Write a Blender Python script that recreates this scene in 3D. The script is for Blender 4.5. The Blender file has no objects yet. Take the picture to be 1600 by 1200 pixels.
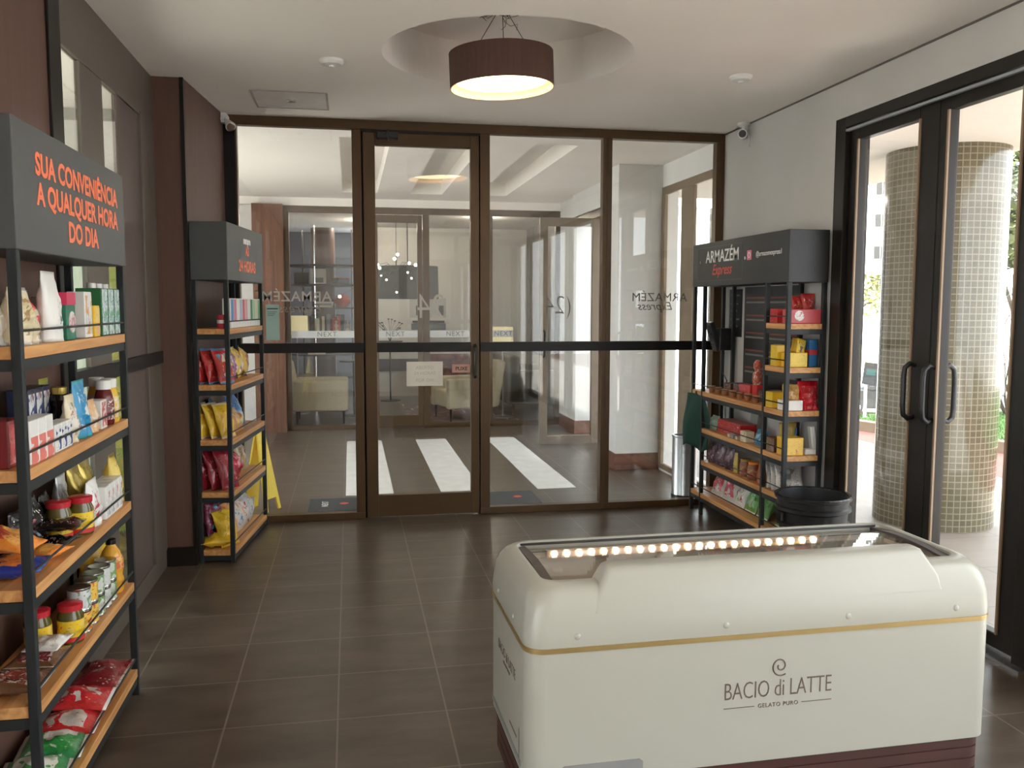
import bpy, bmesh, math, random
from mathutils import Vector, Matrix, noise
random.seed(7)
R = math.radians
PI = math.pi
SC = bpy.context.scene
COL = SC.collection

# ---------------------------------------------------------------- camera, sky, sun, exposure
CAM_H = 1.5162
cam_d = bpy.data.cameras.new('camera')
cam_d.sensor_width = 36.0
cam_d.lens = 1368.05 / 1600 * 36.0
cam_d.clip_end = 400
cam = bpy.data.objects.new('camera', cam_d)
COL.objects.link(cam)
rx = Vector((0.98331989, -0.18187467, 0.00189648))
uy = Vector((0.01453366, 0.08896235, 0.99592895))
fw = Vector((0.18130296, 0.97928918, -0.09012175))
M = Matrix.Identity(4)
for i in range(3):
    M[i][0], M[i][1], M[i][2] = rx[i], uy[i], -fw[i]
M[0][3], M[1][3], M[2][3] = 0, 0, CAM_H
cam.matrix_world = M
SC.camera = cam

world = bpy.data.worlds.new('sky')
SC.world = world
world.use_nodes = True
bg = world.node_tree.nodes['Background']
bg.inputs[0].default_value = (0.90, 0.95, 1.0, 1)
bg.inputs[1].default_value = 5.0

sun_d = bpy.data.lights.new('sun', 'SUN')
sun_d.energy = 20.0
sun_d.angle = R(0.6)
sun_d.color = (1.0, 0.95, 0.87)
sun = bpy.data.objects.new('sun', sun_d)
COL.objects.link(sun)
sun.rotation_euler = Vector((0.10, 0.45, -0.87)).to_track_quat('-Z', 'Y').to_euler()      # high sun from behind the photographer

SC.view_settings.view_transform = 'Standard'
SC.view_settings.look = 'None'
SC.view_settings.gamma = 1
SC.view_settings.exposure = 0.52
SC.cycles.max_bounces = 10
SC.cycles.diffuse_bounces = 6
SC.cycles.glossy_bounces = 4
SC.cycles.transparent_max_bounces = 32
SC.cycles.use_denoising = True

# ---------------------------------------------------------------- materials
_m = {}

def mat(name, c, rough=0.5, metal=0.0, var=0.06, scale=8.0, bump=0.0, emit=None, estr=0.0, coat=0.0, spec=0.5, stretch=None):
    if name in _m:
        return _m[name]
    m = bpy.data.materials.new(name)
    m.use_nodes = True
    nt = m.node_tree
    b = nt.nodes['Principled BSDF']
    b.inputs['Roughness'].default_value = rough
    b.inputs['Metallic'].default_value = metal
    b.inputs['Specular IOR Level'].default_value = spec
    b.inputs['Coat Weight'].default_value = coat
    tc = nt.nodes.new('ShaderNodeTexCoord')
    mp = nt.nodes.new('ShaderNodeMapping')
    if stretch:
        mp.inputs['Scale'].default_value = stretch
    nz = nt.nodes.new('ShaderNodeTexNoise')
    nz.inputs['Scale'].default_value = scale
    nz.inputs['Detail'].default_value = 4
    cr = nt.nodes.new('ShaderNodeValToRGB')
    cr.color_ramp.elements[0].position = 0.3
    cr.color_ramp.elements[1].position = 0.7
    cr.color_ramp.elements[0].color = (*[max(0, v * (1 - var)) for v in c], 1)
    cr.color_ramp.elements[1].color = (*[min(1, v * (1 + var)) for v in c], 1)
    L = nt.links.new
    L(tc.outputs['Object'], mp.inputs['Vector'])
    L(mp.outputs['Vector'], nz.inputs['Vector'])
    L(nz.outputs['Fac'], cr.inputs['Fac'])
    L(cr.outputs['Color'], b.inputs['Base Color'])
    if bump:
        bp = nt.nodes.new('ShaderNodeBump')
        bp.inputs['Strength'].default_value = bump
        bp.inputs['Distance'].default_value = 0.01
        L(nz.outputs['Fac'], bp.inputs['Height'])
        L(bp.outputs['Normal'], b.inputs['Normal'])
    if emit:
        b.inputs['Emission Color'].default_value = (*emit, 1)
        b.inputs['Emission Strength'].default_value = estr
    _m[name] = m
    return m

def printed(name, c1, c2, c3, scale=3.0, rough=0.3, w=(0.42, 0.56), stretch=(1, 1, 1), seed=0.0):
    """Printed packaging: three flat inks in blotches."""
    if name in _m:
        return _m[name]
    m = bpy.data.materials.new(name)
    m.use_nodes = True
    nt = m.node_tree
    b = nt.nodes['Principled BSDF']
    b.inputs['Roughness'].default_value = rough
    tc = nt.nodes.new('ShaderNodeTexCoord')
    mp = nt.nodes.new('ShaderNodeMapping')
    mp.inputs['Scale'].default_value = stretch
    mp.inputs['Location'].default_value = (seed, seed * 1.7, seed * 0.3)
    nz = nt.nodes.new('ShaderNodeTexNoise')
    nz.inputs['Scale'].default_value = scale
    nz.inputs['Detail'].default_value = 2.5
    nz.inputs['Distortion'].default_value = 0.8
    cr = nt.nodes.new('ShaderNodeValToRGB')
    cr.color_ramp.interpolation = 'CONSTANT'
    e = cr.color_ramp.elements
    e[0].position = 0
    e[0].color = (*c2, 1)
    e[1].position = w[0]
    e[1].color = (*c1, 1)
    k = e.new(w[1])
    k.color = (*c3, 1)
    L = nt.links.new
    L(tc.outputs['Generated'], mp.inputs['Vector'])
    L(mp.outputs['Vector'], nz.inputs['Vector'])
    L(nz.outputs['Fac'], cr.inputs['Fac'])
    # rows of small print over the blotches
    m2 = nt.nodes.new('ShaderNodeMapping')
    m2.inputs['Scale'].default_value = (26, 3, 12)
    m2.inputs['Location'].default_value = (seed * 2.3, 1.0, seed)
    n2 = nt.nodes.new('ShaderNodeTexVoronoi')
    n2.inputs['Scale'].default_value = 1.0
    c2r = nt.nodes.new('ShaderNodeValToRGB')
    c2r.color_ramp.interpolation = 'CONSTANT'
    c2r.color_ramp.elements[0].color = (1, 1, 1, 1)
    c2r.color_ramp.elements[1].position = 0.27
    c2r.color_ramp.elements[1].color = (0, 0, 0, 1)
    n3 = nt.nodes.new('ShaderNodeTexNoise')
    n3.inputs['Scale'].default_value = 4.5
    n3.inputs['Detail'].default_value = 0
    gt_ = nt.nodes.new('ShaderNodeMath')
    gt_.operation = 'GREATER_THAN'
    gt_.inputs[1].default_value = 0.53
    ml_ = nt.nodes.new('ShaderNodeMath')
    ml_.operation = 'MULTIPLY'
    lum = 0.3 * c1[0] + 0.6 * c1[1] + 0.1 * c1[2]
    mx_ = nt.nodes.new('ShaderNodeMix')
    mx_.data_type = 'RGBA'
    mx_.inputs[7].default_value = (0.62, 0.58, 0.50, 1) if lum < 0.25 else (c2[0] * .35 + .02, c2[1] * .35 + .015, c2[2] * .35 + .015, 1)
    L(tc.outputs['Generated'], m2.inputs['Vector'])
    L(m2.outputs['Vector'], n2.inputs['Vector'])
    L(n2.outputs['Distance'], c2r.inputs['Fac'])
    L(mp.outputs['Vector'], n3.inputs['Vector'])
    L(n3.outputs['Fac'], gt_.inputs[0])
    L(gt_.outputs[0], ml_.inputs[0])
    L(c2r.outputs['Color'], ml_.inputs[1])
    L(ml_.outputs[0], mx_.inputs[0])
    L(cr.outputs['Color'], mx_.inputs[6])
    L(mx_.outputs[2], b.inputs['Base Color'])
    _m[name] = m
    return m

def film(m, seed=0):
    """The same printed material as a crinkled plastic film."""
    k = m.name + '_film'
    if k in _m:
        return _m[k]
    f = m.copy()
    f.name = k
    nt = f.node_tree
    b = nt.nodes['Principled BSDF']
    b.inputs['Roughness'].default_value = min(0.30, b.inputs['Roughness'].default_value)
    b.inputs['Coat Weight'].default_value = 0.35
    b.inputs['Coat Roughness'].default_value = 0.12
    tc = nt.nodes.new('ShaderNodeTexCoord')
    n = nt.nodes.new('ShaderNodeTexNoise')
    n.inputs['Scale'].default_value = 34
    n.inputs['Detail'].default_value = 2
    n.inputs['Distortion'].default_value = 1.2
    bp = nt.nodes.new('ShaderNodeBump')
    bp.inputs['Strength'].default_value = 0.75
    bp.inputs['Distance'].default_value = 0.006
    nt.links.new(tc.outputs['Object'], n.inputs['Vector'])
    nt.links.new(n.outputs['Fac'], bp.inputs['Height'])
    nt.links.new(bp.outputs['Normal'], b.inputs['Normal'])
    _m[k] = f
    return f

def glass(name, tint=(0.975, 0.985, 0.98), refl=1.0):
    if name in _m:
        return _m[name]
    m = bpy.data.materials.new(name)
    m.use_nodes = True
    nt = m.node_tree
    nt.nodes.remove(nt.nodes['Principled BSDF'])
    out = nt.nodes['Material Output']
    t = nt.nodes.new('ShaderNodeBsdfTransparent')
    t.inputs[0].default_value = (*tint, 1)
    g = nt.nodes.new('ShaderNodeBsdfGlossy')
    g.inputs['Roughness'].default_value = 0.0
    g.inputs['Color'].default_value = (1, 1, 1, 1)
    ge = nt.nodes.new('ShaderNodeNewGeometry')
    dt = nt.nodes.new('ShaderNodeVectorMath')
    dt.operation = 'DOT_PRODUCT'
    def mth(op, v=None):
        n = nt.nodes.new('ShaderNodeMath')
        n.operation = op
        if v is not None:
            n.inputs[1].default_value = v
        return n
    ab = mth('ABSOLUTE')
    sb = mth('SUBTRACT')
    sb.inputs[0].default_value = 1.0
    pw = mth('POWER', 5.0)
    ml = mth('MULTIPLY', 0.96)
    ad = mth('ADD', 0.04)
    mu = mth('MULTIPLY', refl)
    mx = nt.nodes.new('ShaderNodeMixShader')
    L = nt.links.new
    L(ge.outputs['Normal'], dt.inputs[0])
    L(ge.outputs['Incoming'], dt.inputs[1])
    L(dt.outputs['Value'], ab.inputs[0])
    L(ab.outputs[0], sb.inputs[1])
    L(sb.outputs[0], pw.inputs[0])
    L(pw.outputs[0], ml.inputs[0])
    L(ml.outputs[0], ad.inputs[0])
    L(ad.outputs[0], mu.inputs[0])
    L(mu.outputs[0], mx.inputs[0])
    L(t.outputs[0], mx.inputs[1])
    L(g.outputs[0], mx.inputs[2])
    L(mx.outputs[0], out.inputs['Surface'])
    _m[name] = m
    return m

def tiles(name, c1, c2, grout, size, ox, oy, rough=0.4, mortar=0.004, nscale=3.0, bumpy=0.15):
    m = bpy.data.materials.new(name)
    m.use_nodes = True
    nt = m.node_tree
    b = nt.nodes['Principled BSDF']
    b.inputs['Roughness'].default_value = rough
    L = nt.links.new
    ge = nt.nodes.new('ShaderNodeNewGeometry')
    mp = nt.nodes.new('ShaderNodeMapping')
    mp.inputs['Location'].default_value = (-ox, -oy, 0)
    br = nt.nodes.new('ShaderNodeTexBrick')
    br.offset = 0
    br.inputs['Scale'].default_value = 1
    br.inputs['Brick Width'].default_value = size
    br.inputs['Row Height'].default_value = size
    br.inputs['Mortar Size'].default_value = mortar
    br.inputs['Mortar Smooth'].default_value = 0.1
    br.inputs['Color1'].default_value = (0.93, 0.93, 0.93, 1)
    br.inputs['Color2'].default_value = (1, 1, 1, 1)
    n1 = nt.nodes.new('ShaderNodeTexNoise')
    n1.inputs['Scale'].default_value = nscale
    n1.inputs['Detail'].default_value = 7
    n1.inputs['Roughness'].default_value = 0.62
    st = nt.nodes.new('ShaderNodeMapping')
    st.inputs['Scale'].default_value = (0.8, 2.2, 1)
    cr = nt.nodes.new('ShaderNodeValToRGB')
    cr.color_ramp.elements[0].position = 0.3
    cr.color_ramp.elements[0].color = (*c1, 1)
    cr.color_ramp.elements[1].position = 0.72
    cr.color_ramp.elements[1].color = (*c2, 1)
    mm = nt.nodes.new('ShaderNodeMix')
    mm.data_type = 'RGBA'
    mm.blend_type = 'MULTIPLY'
    mm.inputs[0].default_value = 1.0
    mg = nt.nodes.new('ShaderNodeMix')
    mg.data_type = 'RGBA'
    mg.inputs[7].default_value = (*grout, 1)
    L(ge.outputs['Position'], mp.inputs['Vector'])
    L(mp.outputs[0], br.inputs['Vector'])
    L(ge.outputs['Position'], st.inputs['Vector'])
    L(st.outputs[0], n1.inputs['Vector'])
    L(n1.outputs['Fac'], cr.inputs['Fac'])
    L(cr.outputs['Color'], mm.inputs[6])
    L(br.outputs['Color'], mm.inputs[7])
    L(mm.outputs[2], mg.inputs[6])
    L(br.outputs['Fac'], mg.inputs[0])
    L(mg.outputs[2], b.inputs['Base Color'])
    bp = nt.nodes.new('ShaderNodeBump')
    bp.inputs['Strength'].default_value = bumpy
    bp.inputs['Distance'].default_value = 0.002
    bp.invert = True
    L(br.outputs['Fac'], bp.inputs['Height'])
    L(bp.outputs['Normal'], b.inputs['Normal'])
    _m[name] = m
    return m

def mosaic(name, c1, c2, grout, size, radius):
    """Small square tiles wrapped round a column (object space, z axis)."""
    m = bpy.data.materials.new(name)
    m.use_nodes = True
    nt = m.node_tree
    b = nt.nodes['Principled BSDF']
    b.inputs['Roughness'].default_value = 0.12
    L = nt.links.new
    tc = nt.nodes.new('ShaderNodeTexCoord')
    sp = nt.nodes.new('ShaderNodeSeparateXYZ')
    at = nt.nodes.new('ShaderNodeMath')
    at.operation = 'ARCTAN2'
    mu = nt.nodes.new('ShaderNodeMath')
    mu.operation = 'MULTIPLY'
    mu.inputs[1].default_value = radius
    cb = nt.nodes.new('ShaderNodeCombineXYZ')
    br = nt.nodes.new('ShaderNodeTexBrick')
    br.offset = 0
    br.inputs['Scale'].default_value = 1
    br.inputs['Brick Width'].default_value = size
    br.inputs['Row Height'].default_value = size
    br.inputs['Mortar Size'].default_value = 0.0035
    br.inputs['Color1'].default_value = (*c1, 1)
    br.inputs['Color2'].default_value = (*c2, 1)
    br.inputs['Mortar'].default_value = (*grout, 1)
    L(tc.outputs['Object'], sp.inputs[0])
    L(sp.outputs['Y'], at.inputs[0])
    L(sp.outputs['X'], at.inputs[1])
    L(at.outputs[0], mu.inputs[0])
    L(mu.outputs[0], cb.inputs['X'])
    L(sp.outputs['Z'], cb.inputs['Y'])
    L(cb.outputs[0], br.inputs['Vector'])
    L(br.outputs['Color'], b.inputs['Base Color'])
    _m[name] = m
    return m

def wood(name, c1, c2, axis=0, rough=0.45, scale=6):
    m = bpy.data.materials.new(name)
    m.use_nodes = True
    nt = m.node_tree
    b = nt.nodes['Principled BSDF']
    b.inputs['Roughness'].default_value = rough
    tc = nt.nodes.new('ShaderNodeTexCoord')
    mp = nt.nodes.new('ShaderNodeMapping')
    s = [scale * 6, scale * 6, scale * 6]
    s[axis] = scale * 0.35
    mp.inputs['Scale'].default_value = s
    nz = nt.nodes.new('ShaderNodeTexNoise')
    nz.inputs['Scale'].default_value = 1
    nz.inputs['Detail'].default_value = 5
    nz.inputs['Distortion'].default_value = 0.6
    cr = nt.nodes.new('ShaderNodeValToRGB')
    cr.color_ramp.elements[0].position = 0.32
    cr.color_ramp.elements[0].color = (*c1, 1)
    cr.color_ramp.elements[1].position = 0.68
    cr.color_ramp.elements[1].color = (*c2, 1)
    L = nt.links.new
    L(tc.outputs['Object'], mp.inputs['Vector'])
    L(mp.outputs[0], nz.inputs['Vector'])
    L(nz.outputs['Fac'], cr.inputs['Fac'])
    L(cr.outputs['Color'], b.inputs['Base Color'])
    _m[name] = m
    return m

TILE = tiles('brown_floor_tile', (0.061, 0.045, 0.033), (0.124, 0.096, 0.073), (0.18, 0.152, 0.126), 0.40, -0.864, 3.153, rough=0.30, mortar=0.0035)
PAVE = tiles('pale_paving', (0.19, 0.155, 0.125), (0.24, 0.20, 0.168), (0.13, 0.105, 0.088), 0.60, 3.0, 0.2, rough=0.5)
BOUNCEPAVE = tiles('bounce_paving', (0.50, 0.46, 0.42), (0.60, 0.56, 0.52), (0.36, 0.33, 0.30), 0.60, 3.0, 0.2, rough=0.6)  # paler paving for unseen ground, bounces daylight up to the ceiling
REDBRICK = tiles('red_paver', (0.095, 0.022, 0.019), (0.13, 0.045, 0.036), (0.10, 0.055, 0.045), 0.12, 0, 0, rough=0.8)
PLASTER = mat('ceiling_plaster', (0.88, 0.845, 0.80), 0.9, var=0.02, scale=2)
WHITEWALL = mat('white_paint', (0.68, 0.665, 0.64), 0.85, var=0.02, scale=3)
GREYWALL = mat('grey_paint', (0.42, 0.41, 0.39), 0.8, var=0.05, scale=3)
BRONZE = mat('bronze_aluminium', (0.085, 0.048, 0.020), 0.36, 0.35, var=0.05)
DARKBRONZE = mat('dark_bronze', (0.013, 0.0105, 0.008), 0.42, 0.0, var=0.05, spec=0.3)
JAMB = mat('taupe_jamb', (0.125, 0.105, 0.085), 0.45, 0.2, var=0.05)
BROWNPANEL = mat('brown_panel', (0.105, 0.052, 0.036), 0.55, var=0.10, scale=5, stretch=(6, 6, 0.5))
BLACK = mat('black_metal', (0.007, 0.007, 0.007), 0.4, 0.0, spec=0.3)
BLACKPL = mat('black_plastic', (0.014, 0.014, 0.015), 0.38)
SLATE = mat('slate_metal', (0.023, 0.027, 0.028), 0.45, 0.1, var=0.08, spec=0.35)
SIGN = mat('charcoal_sign', (0.075, 0.080, 0.080), 0.5, var=0.04)
SIGNBLACK = mat('black_sign', (0.015, 0.015, 0.0155), 0.45, var=0.04)
SHELFWOOD = wood('oak_shelf', (0.46, 0.205, 0.06), (0.72, 0.38, 0.14), 0)
DARKWOOD = wood('red_brown_wood', (0.10, 0.040, 0.020), (0.18, 0.075, 0.038), 2, scale=4)
BASEWOOD = wood('baseboard_wood', (0.13, 0.055, 0.035), (0.20, 0.090, 0.060), 0, scale=4)
ORANGE = mat('orange_ink', (0.95, 0.21, 0.09), 0.5)
WHITEINK = mat('white_ink', (0.85, 0.85, 0.83), 0.5)
BROWNINK = mat('brown_ink', (0.10, 0.065, 0.05), 0.5)
BLACKINK = mat('black_ink', (0.02, 0.02, 0.02), 0.5)
REDINK = mat('red_ink', (0.65, 0.08, 0.05), 0.5)
FROSTTXT = mat('frosted_sticker', (0.50, 0.48, 0.44), 0.7)
DARKTXT = mat('grey_sticker', (0.14, 0.13, 0.12), 0.6)
FREEZER = mat('cream_enamel', (0.335, 0.322, 0.270), 0.34, var=0.01, scale=2)
GOLD = mat('gold_trim', (0.36, 0.25, 0.10), 0.35, 0.6)
LINER = mat('freezer_liner', (0.75, 0.66, 0.58), 0.4)
KICK = mat('brown_kick_panel', (0.048, 0.014, 0.010), 0.45, var=0.08)
CHROME = mat('chrome', (0.75, 0.75, 0.75), 0.18, 1.0, var=0.02)
STEEL = mat('brushed_steel', (0.50, 0.50, 0.50), 0.28, 1.0, var=0.06, stretch=(1, 1, 0.1), scale=30)
GLASS = glass('clear_glass')
GLASSD = glass('tinted_glass', (0.80, 0.83, 0.80))
SHADE = mat('brown_lampshade', (0.085, 0.040, 0.028), 0.8, var=0.12, scale=60, stretch=(1, 1, 0.05))
DIFF = mat('glowing_diffuser', (0.9, 0.8, 0.6), 0.6, emit=(1.0, 0.74, 0.40), estr=9.0)
SHADEIN = mat('cream_lining', (0.85, 0.62, 0.36), 0.7)
LEDM = mat('warm_led', (1, 0.9, 0.8), 0.5, emit=(1.0, 0.72, 0.48), estr=24)
BULB = mat('glowing_bulb', (1, 0.9, 0.8), 0.5, emit=(1.0, 0.85, 0.62), estr=12)
PAPER = mat('white_paper', (0.70, 0.67, 0.60), 0.8)
WHITEPL = mat('white_plastic', (0.75, 0.75, 0.73), 0.4)
CREAMFAB = mat('cream_fabric', (0.50, 0.42, 0.29), 0.9, bump=0.2, scale=60)
MATGREY = mat('charcoal_carpet', (0.035, 0.037, 0.040), 0.95, var=0.4, scale=200)

# ---------------------------------------------------------------- mesh helpers
class MB:
    def __init__(s, xf=None):
        s.bm = bmesh.new()
        s.xf = xf
        s.mi = 0

    def _v(s, co):
        return s.bm.verts.new(co)

    def _f(s, vs):
        try:
            f = s.bm.faces.new(vs)
            f.material_index = s.mi
            return f
        except ValueError:
            return None

    def box(s, x0, y0, z0, x1, y1, z1, xf=None):
        a, b = (min(x0, x1), min(y0, y1), min(z0, z1)), (max(x0, x1), max(y0, y1), max(z0, z1))
        c = [Vector((p, q, r)) for r in (a[2], b[2]) for q in (a[1], b[1]) for p in (a[0], b[0])]
        if xf is not None:
            c = [xf @ p for p in c]
        v = [s._v(p) for p in c]
        for q in ((0, 2, 3, 1), (4, 5, 7, 6), (0, 1, 5, 4), (2, 6, 7, 3), (0, 4, 6, 2), (1, 3, 7, 5)):
            s._f([v[i] for i in q])
        return s

    def poly(s, pts, z0, z1):
        """Prism over a counter-clockwise plan polygon."""
        lo = [s._v((p[0], p[1], z0)) for p in pts]
        hi = [s._v((p[0], p[1], z1)) for p in pts]
        s._f(lo[::-1])
        s._f(hi)
        n = len(pts)
        for i in range(n):
            s._f([lo[i], lo[(i + 1) % n], hi[(i + 1) % n], hi[i]])
        return s

    def loft(s, rings, cap0=True, cap1=True, closed=True):
        vr = [[s._v(p) for p in r] for r in rings]
        n = len(vr[0])
        for a, b in zip(vr, vr[1:]):
            for i in range(n if closed else n - 1):
                s._f([a[i], a[(i + 1) % n], b[(i + 1) % n], b[i]])
        if cap0:
            s._f(vr[0][::-1])
        if cap1:
            s._f(vr[-1])
        return s

    def lathe(s, prof, c=(0, 0, 0), n=24, cap0=True, cap1=True):
        rings = [[(c[0] + r * math.cos(2 * PI * k / n), c[1] + r * math.sin(2 * PI * k / n), c[2] + z) for k in range(n)] for r, z in prof]
        return s.loft(rings, cap0, cap1)

    def tube(s, pts, r, n=8, r2=None, caps=True):
        pts = [Vector(p) for p in pts]
        rings = []
        up = Vector((0, 0, 1))
        prev = None
        for i, p in enumerate(pts):
            d = (pts[min(i + 1, len(pts) - 1)] - pts[max(i - 1, 0)]).normalized()
            if prev is None:
                a = d.cross(up if abs(d.z) < 0.95 else Vector((1, 0, 0))).normalized()
            else:
                a = (prev - d * prev.dot(d)).normalized()
            prev = a
            b = d.cross(a)
            rr = r if r2 is None else r + (r2 - r) * i / max(1, len(pts) - 1)
            rings.append([p + a * rr * math.cos(2 * PI * k / n) + b * rr * math.sin(2 * PI * k / n) for k in range(n)])
        return s.loft(rings, caps, caps)

    def disc(s, c, r, axis, n=24, t=0.004):
        a = Vector(axis).normalized()
        return s.tube([Vector(c) - a * t / 2, Vector(c) + a * t / 2], r, n)

    def sphere(s, c, r, nu=16, nv=10, sc=(1, 1, 1)):
        rings = []
        for j in range(1, nv):
            t = PI * j / nv
            rings.append([(c[0] + sc[0] * r * math.sin(t) * math.cos(2 * PI * k / nu), c[1] + sc[1] * r * math.sin(t) * math.sin(2 * PI * k / nu), c[2] - sc[2] * r * math.cos(t)) for k in range(nu)])
        return s.loft(rings)

    def build(s, name, m, parent=None, smooth=False, bevel=0.0, loc=None, seg=2):
        bm = s.bm
        if s.xf is not None:
            bmesh.ops.transform(bm, matrix=s.xf, verts=bm.verts)
        bmesh.ops.recalc_face_normals(bm, faces=bm.faces)
        me = bpy.data.meshes.new(name)
        bm.to_mesh(me)
        bm.free()
        for mm in (m if isinstance(m, (list, tuple)) else [m]):
            me.materials.append(mm)
        if smooth:
            for p in me.polygons:
                p.use_smooth = True
        o = bpy.data.objects.new(name, me)
        COL.objects.link(o)
        if parent is not None:
            o.parent = parent
        if loc is not None:
            o.location = loc
        if smooth:
            md = o.modifiers.new('split', 'EDGE_SPLIT')
            md.split_angle = R(38)
        if bevel:
            md = o.modifiers.new('bevel', 'BEVEL')
            md.width = bevel
            md.segments = seg
            md.limit_method = 'ANGLE'
        return o

def tag(o, label, cat, group=None):
    o['label'] = label
    o['category'] = cat
    if group:
        o['group'] = group
    return o

def struct(o):
    o['kind'] = 'structure'
    return o

def thing(name, label, cat, loc=(0, 0, 0), rz=0.0, group=None):
    o = bpy.data.objects.new(name, None)
    o.empty_display_size = 0.1
    COL.objects.link(o)
    o.location = loc
    o.rotation_euler = (0, 0, rz)
    return tag(o, label, cat, group)

def empty_struct(name, loc=(0, 0, 0)):
    o = bpy.data.objects.new(name, None)
    COL.objects.link(o)
    o.location = loc
    return struct(o)

def text(name, body, size, m, parent, loc, rot, align='CENTER', bold=0.0, ext=0.0006, sx=1.0, shear=0.0, mirror=False, space=1.0):
    """Lettering turned into a mesh; mirrored letters are stickers read from the other side."""
    cu = bpy.data.curves.new(name, 'FONT')
    cu.body = body
    cu.size = size
    cu.align_x = align
    cu.align_y = 'CENTER'
    cu.offset = bold
    cu.extrude = ext
    cu.shear = shear
    cu.space_character = space
    cu.resolution_u = 3
    t = bpy.data.objects.new('tmp', cu)
    COL.objects.link(t)
    dg = bpy.context.evaluated_depsgraph_get()
    me = bpy.data.meshes.new_from_object(t.evaluated_get(dg))
    bpy.data.objects.remove(t)
    me.name = name
    me.transform(Matrix.Diagonal((-sx if mirror else sx, 1, 1, 1)))
    if mirror:
        me.flip_normals()
    me.materials.clear()
    me.materials.append(m)
    o = bpy.data.objects.new(name, me)
    COL.objects.link(o)
    o.parent = parent
    o.location = loc
    o.rotation_euler = rot
    return o

FRONT = (PI / 2, 0, 0)            # letters standing up, read from -y

def rrect(x0, y0, x1, y1, r, z, n=8):
    pts = []
    for cx, cy, a0 in ((x1 - r, y1 - r, 0), (x0 + r, y1 - r, 90), (x0 + r, y0 + r, 180), (x1 - r, y0 + r, 270)):
        for k in range(n + 1):
            a = R(a0 + 90 * k / n)
            pts.append((cx + r * math.cos(a), cy + r * math.sin(a), z))
    return pts

# ---------------------------------------------------------------- the setting
H = 2.771
XR = 2.74
XL = -1.06
YP = 6.216
struct(MB().box(-2.75, -3.2, -0.1, 2.94, 16.0, 0).build('floor', TILE))
struct(MB().box(-14, -14, -0.12, -2.75, 24, -0.02).build('ground', BOUNCEPAVE))

# ceiling of the shop with its round recess
CX, CY, CR = 0.81, 4.50, 0.635
RD = 0.24
x0, x1, y0, y1 = -2.75, 2.94, -3.2, 6.28
b = MB()
N = 96
angs = [2 * PI * k / N for k in range(N)] + [math.atan2(yy - CY, xx - CX) % (2 * PI) for xx in (x0, x1) for yy in (y0, y1)]
angs.sort()
inn, top, out = [], [], []
for a in angs:
    ca, sa = math.cos(a), math.sin(a)
    t = min((x1 - CX) / ca if ca > 1e-9 else ((x0 - CX) / ca if ca < -1e-9 else 1e9), (y1 - CY) / sa if sa > 1e-9 else ((y0 - CY) / sa if sa < -1e-9 else 1e9))
    inn.append((CX + CR * ca, CY + CR * sa, H))
    top.append((CX + CR * ca, CY + CR * sa, H + RD))
    out.append((CX + t * ca, CY + t * sa, H))
b.loft([out, inn, top], cap0=False, cap1=True)
b.box(x0, y0, H + RD + 0.02, x1, y1, H + RD + 0.1)
struct(b.build('ceiling', PLASTER))

# lobby ceiling: three long slots
b = MB()
xs = [-2.75, -0.06, 0.33, 0.70, 1.06, 1.45, 1.80, 3.0]
ys = [6.28, 6.85, 10.15, 10.8]
for i in range(7):
    for j in range(3):
        if j == 1 and i in (1, 3, 5):
            xa, xb, ya, yb = xs[i], xs[i + 1], ys[1], ys[2]
            v = lambda x, y, z: b._v((x, y, z))
            zz = H + 0.15
            for q in (((xa, ya, H), (xb, ya, H), (xb, ya, zz), (xa, ya, zz)), ((xa, yb, H), (xa, yb, zz), (xb, yb, zz), (xb, yb, H)),
                      ((xa, ya, H), (xa, ya, zz), (xa, yb, zz), (xa, yb, H)), ((xb, ya, H), (xb, yb, H), (xb, yb, zz), (xb, ya, zz)),
                      ((xa, ya, zz), (xb, ya, zz), (xb, yb, zz), (xa, yb, zz))):
                b._f([v(*p) for p in q])
        else:
            b._f([b._v(p) for p in ((xs[i], ys[j], H), (xs[i + 1], ys[j], H), (xs[i + 1], ys[j + 1], H), (xs[i], ys[j + 1], H))])
b.box(-2.75, 6.28, H + 0.2, 3.0, 10.8, H + 0.3)
struct(b.build('ceiling', PLASTER))
struct(MB().box(-2.75, 10.8, H, 4.6, 16.0, H + 0.2).build('ceiling', PLASTER))

# right wall of the shop (door opening 3.05..4.66, unseen window added behind the camera for daylight)
b = MB()
b.box(XR, 4.66, 0, 2.94, YP + 0.06, H)
b.box(XR, 3.05, 2.56, 2.94, 4.66, H)
b.box(XR, 2.6, 0, 2.94, 3.05, H)
b.box(XR, -2.6, 0, 2.94, 2.6, 0.10)
b.box(XR, -2.6, 2.56, 2.94, 2.6, H)
b.box(XR, -3.2, 0, 2.94, -2.6, H)
struct(b.build('wall_right', mat('greige_paint', (0.54, 0.525, 0.50), 0.85, var=0.02, scale=3)))
struct(MB().box(XR - 0.014, 2.6, 0, XR, 3.04, 0.16).build('baseboard_right', BASEWOOD, bevel=0.003))
w = empty_struct('added_window_9')  # unseen window, widened to throw more daylight onto the ceiling
b = MB()
for yy in (-2.6, -1.3, 0.0, 1.3, 2.53):
    b.box(XR + 0.02, yy, 0.10, XR + 0.12, yy + 0.07, 2.56)
b.box(XR + 0.02, -2.6, 0.10, XR + 0.12, 2.6, 0.17).box(XR + 0.02, -2.6, 2.49, XR + 0.12, 2.6, 2.56)
b.build('frame', DARKBRONZE, w)
MB().box(XR + 0.06, -2.6, 0.15, XR + 0.07, 2.6, 2.5).build('pane', GLASS, w)
# back wall with a wide glazed opening behind the photographer
b = MB()
b.box(-2.75, -3.2, 0, 2.94, -3.0, H)
struct(b.build('wall_back', WHITEWALL))

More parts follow.
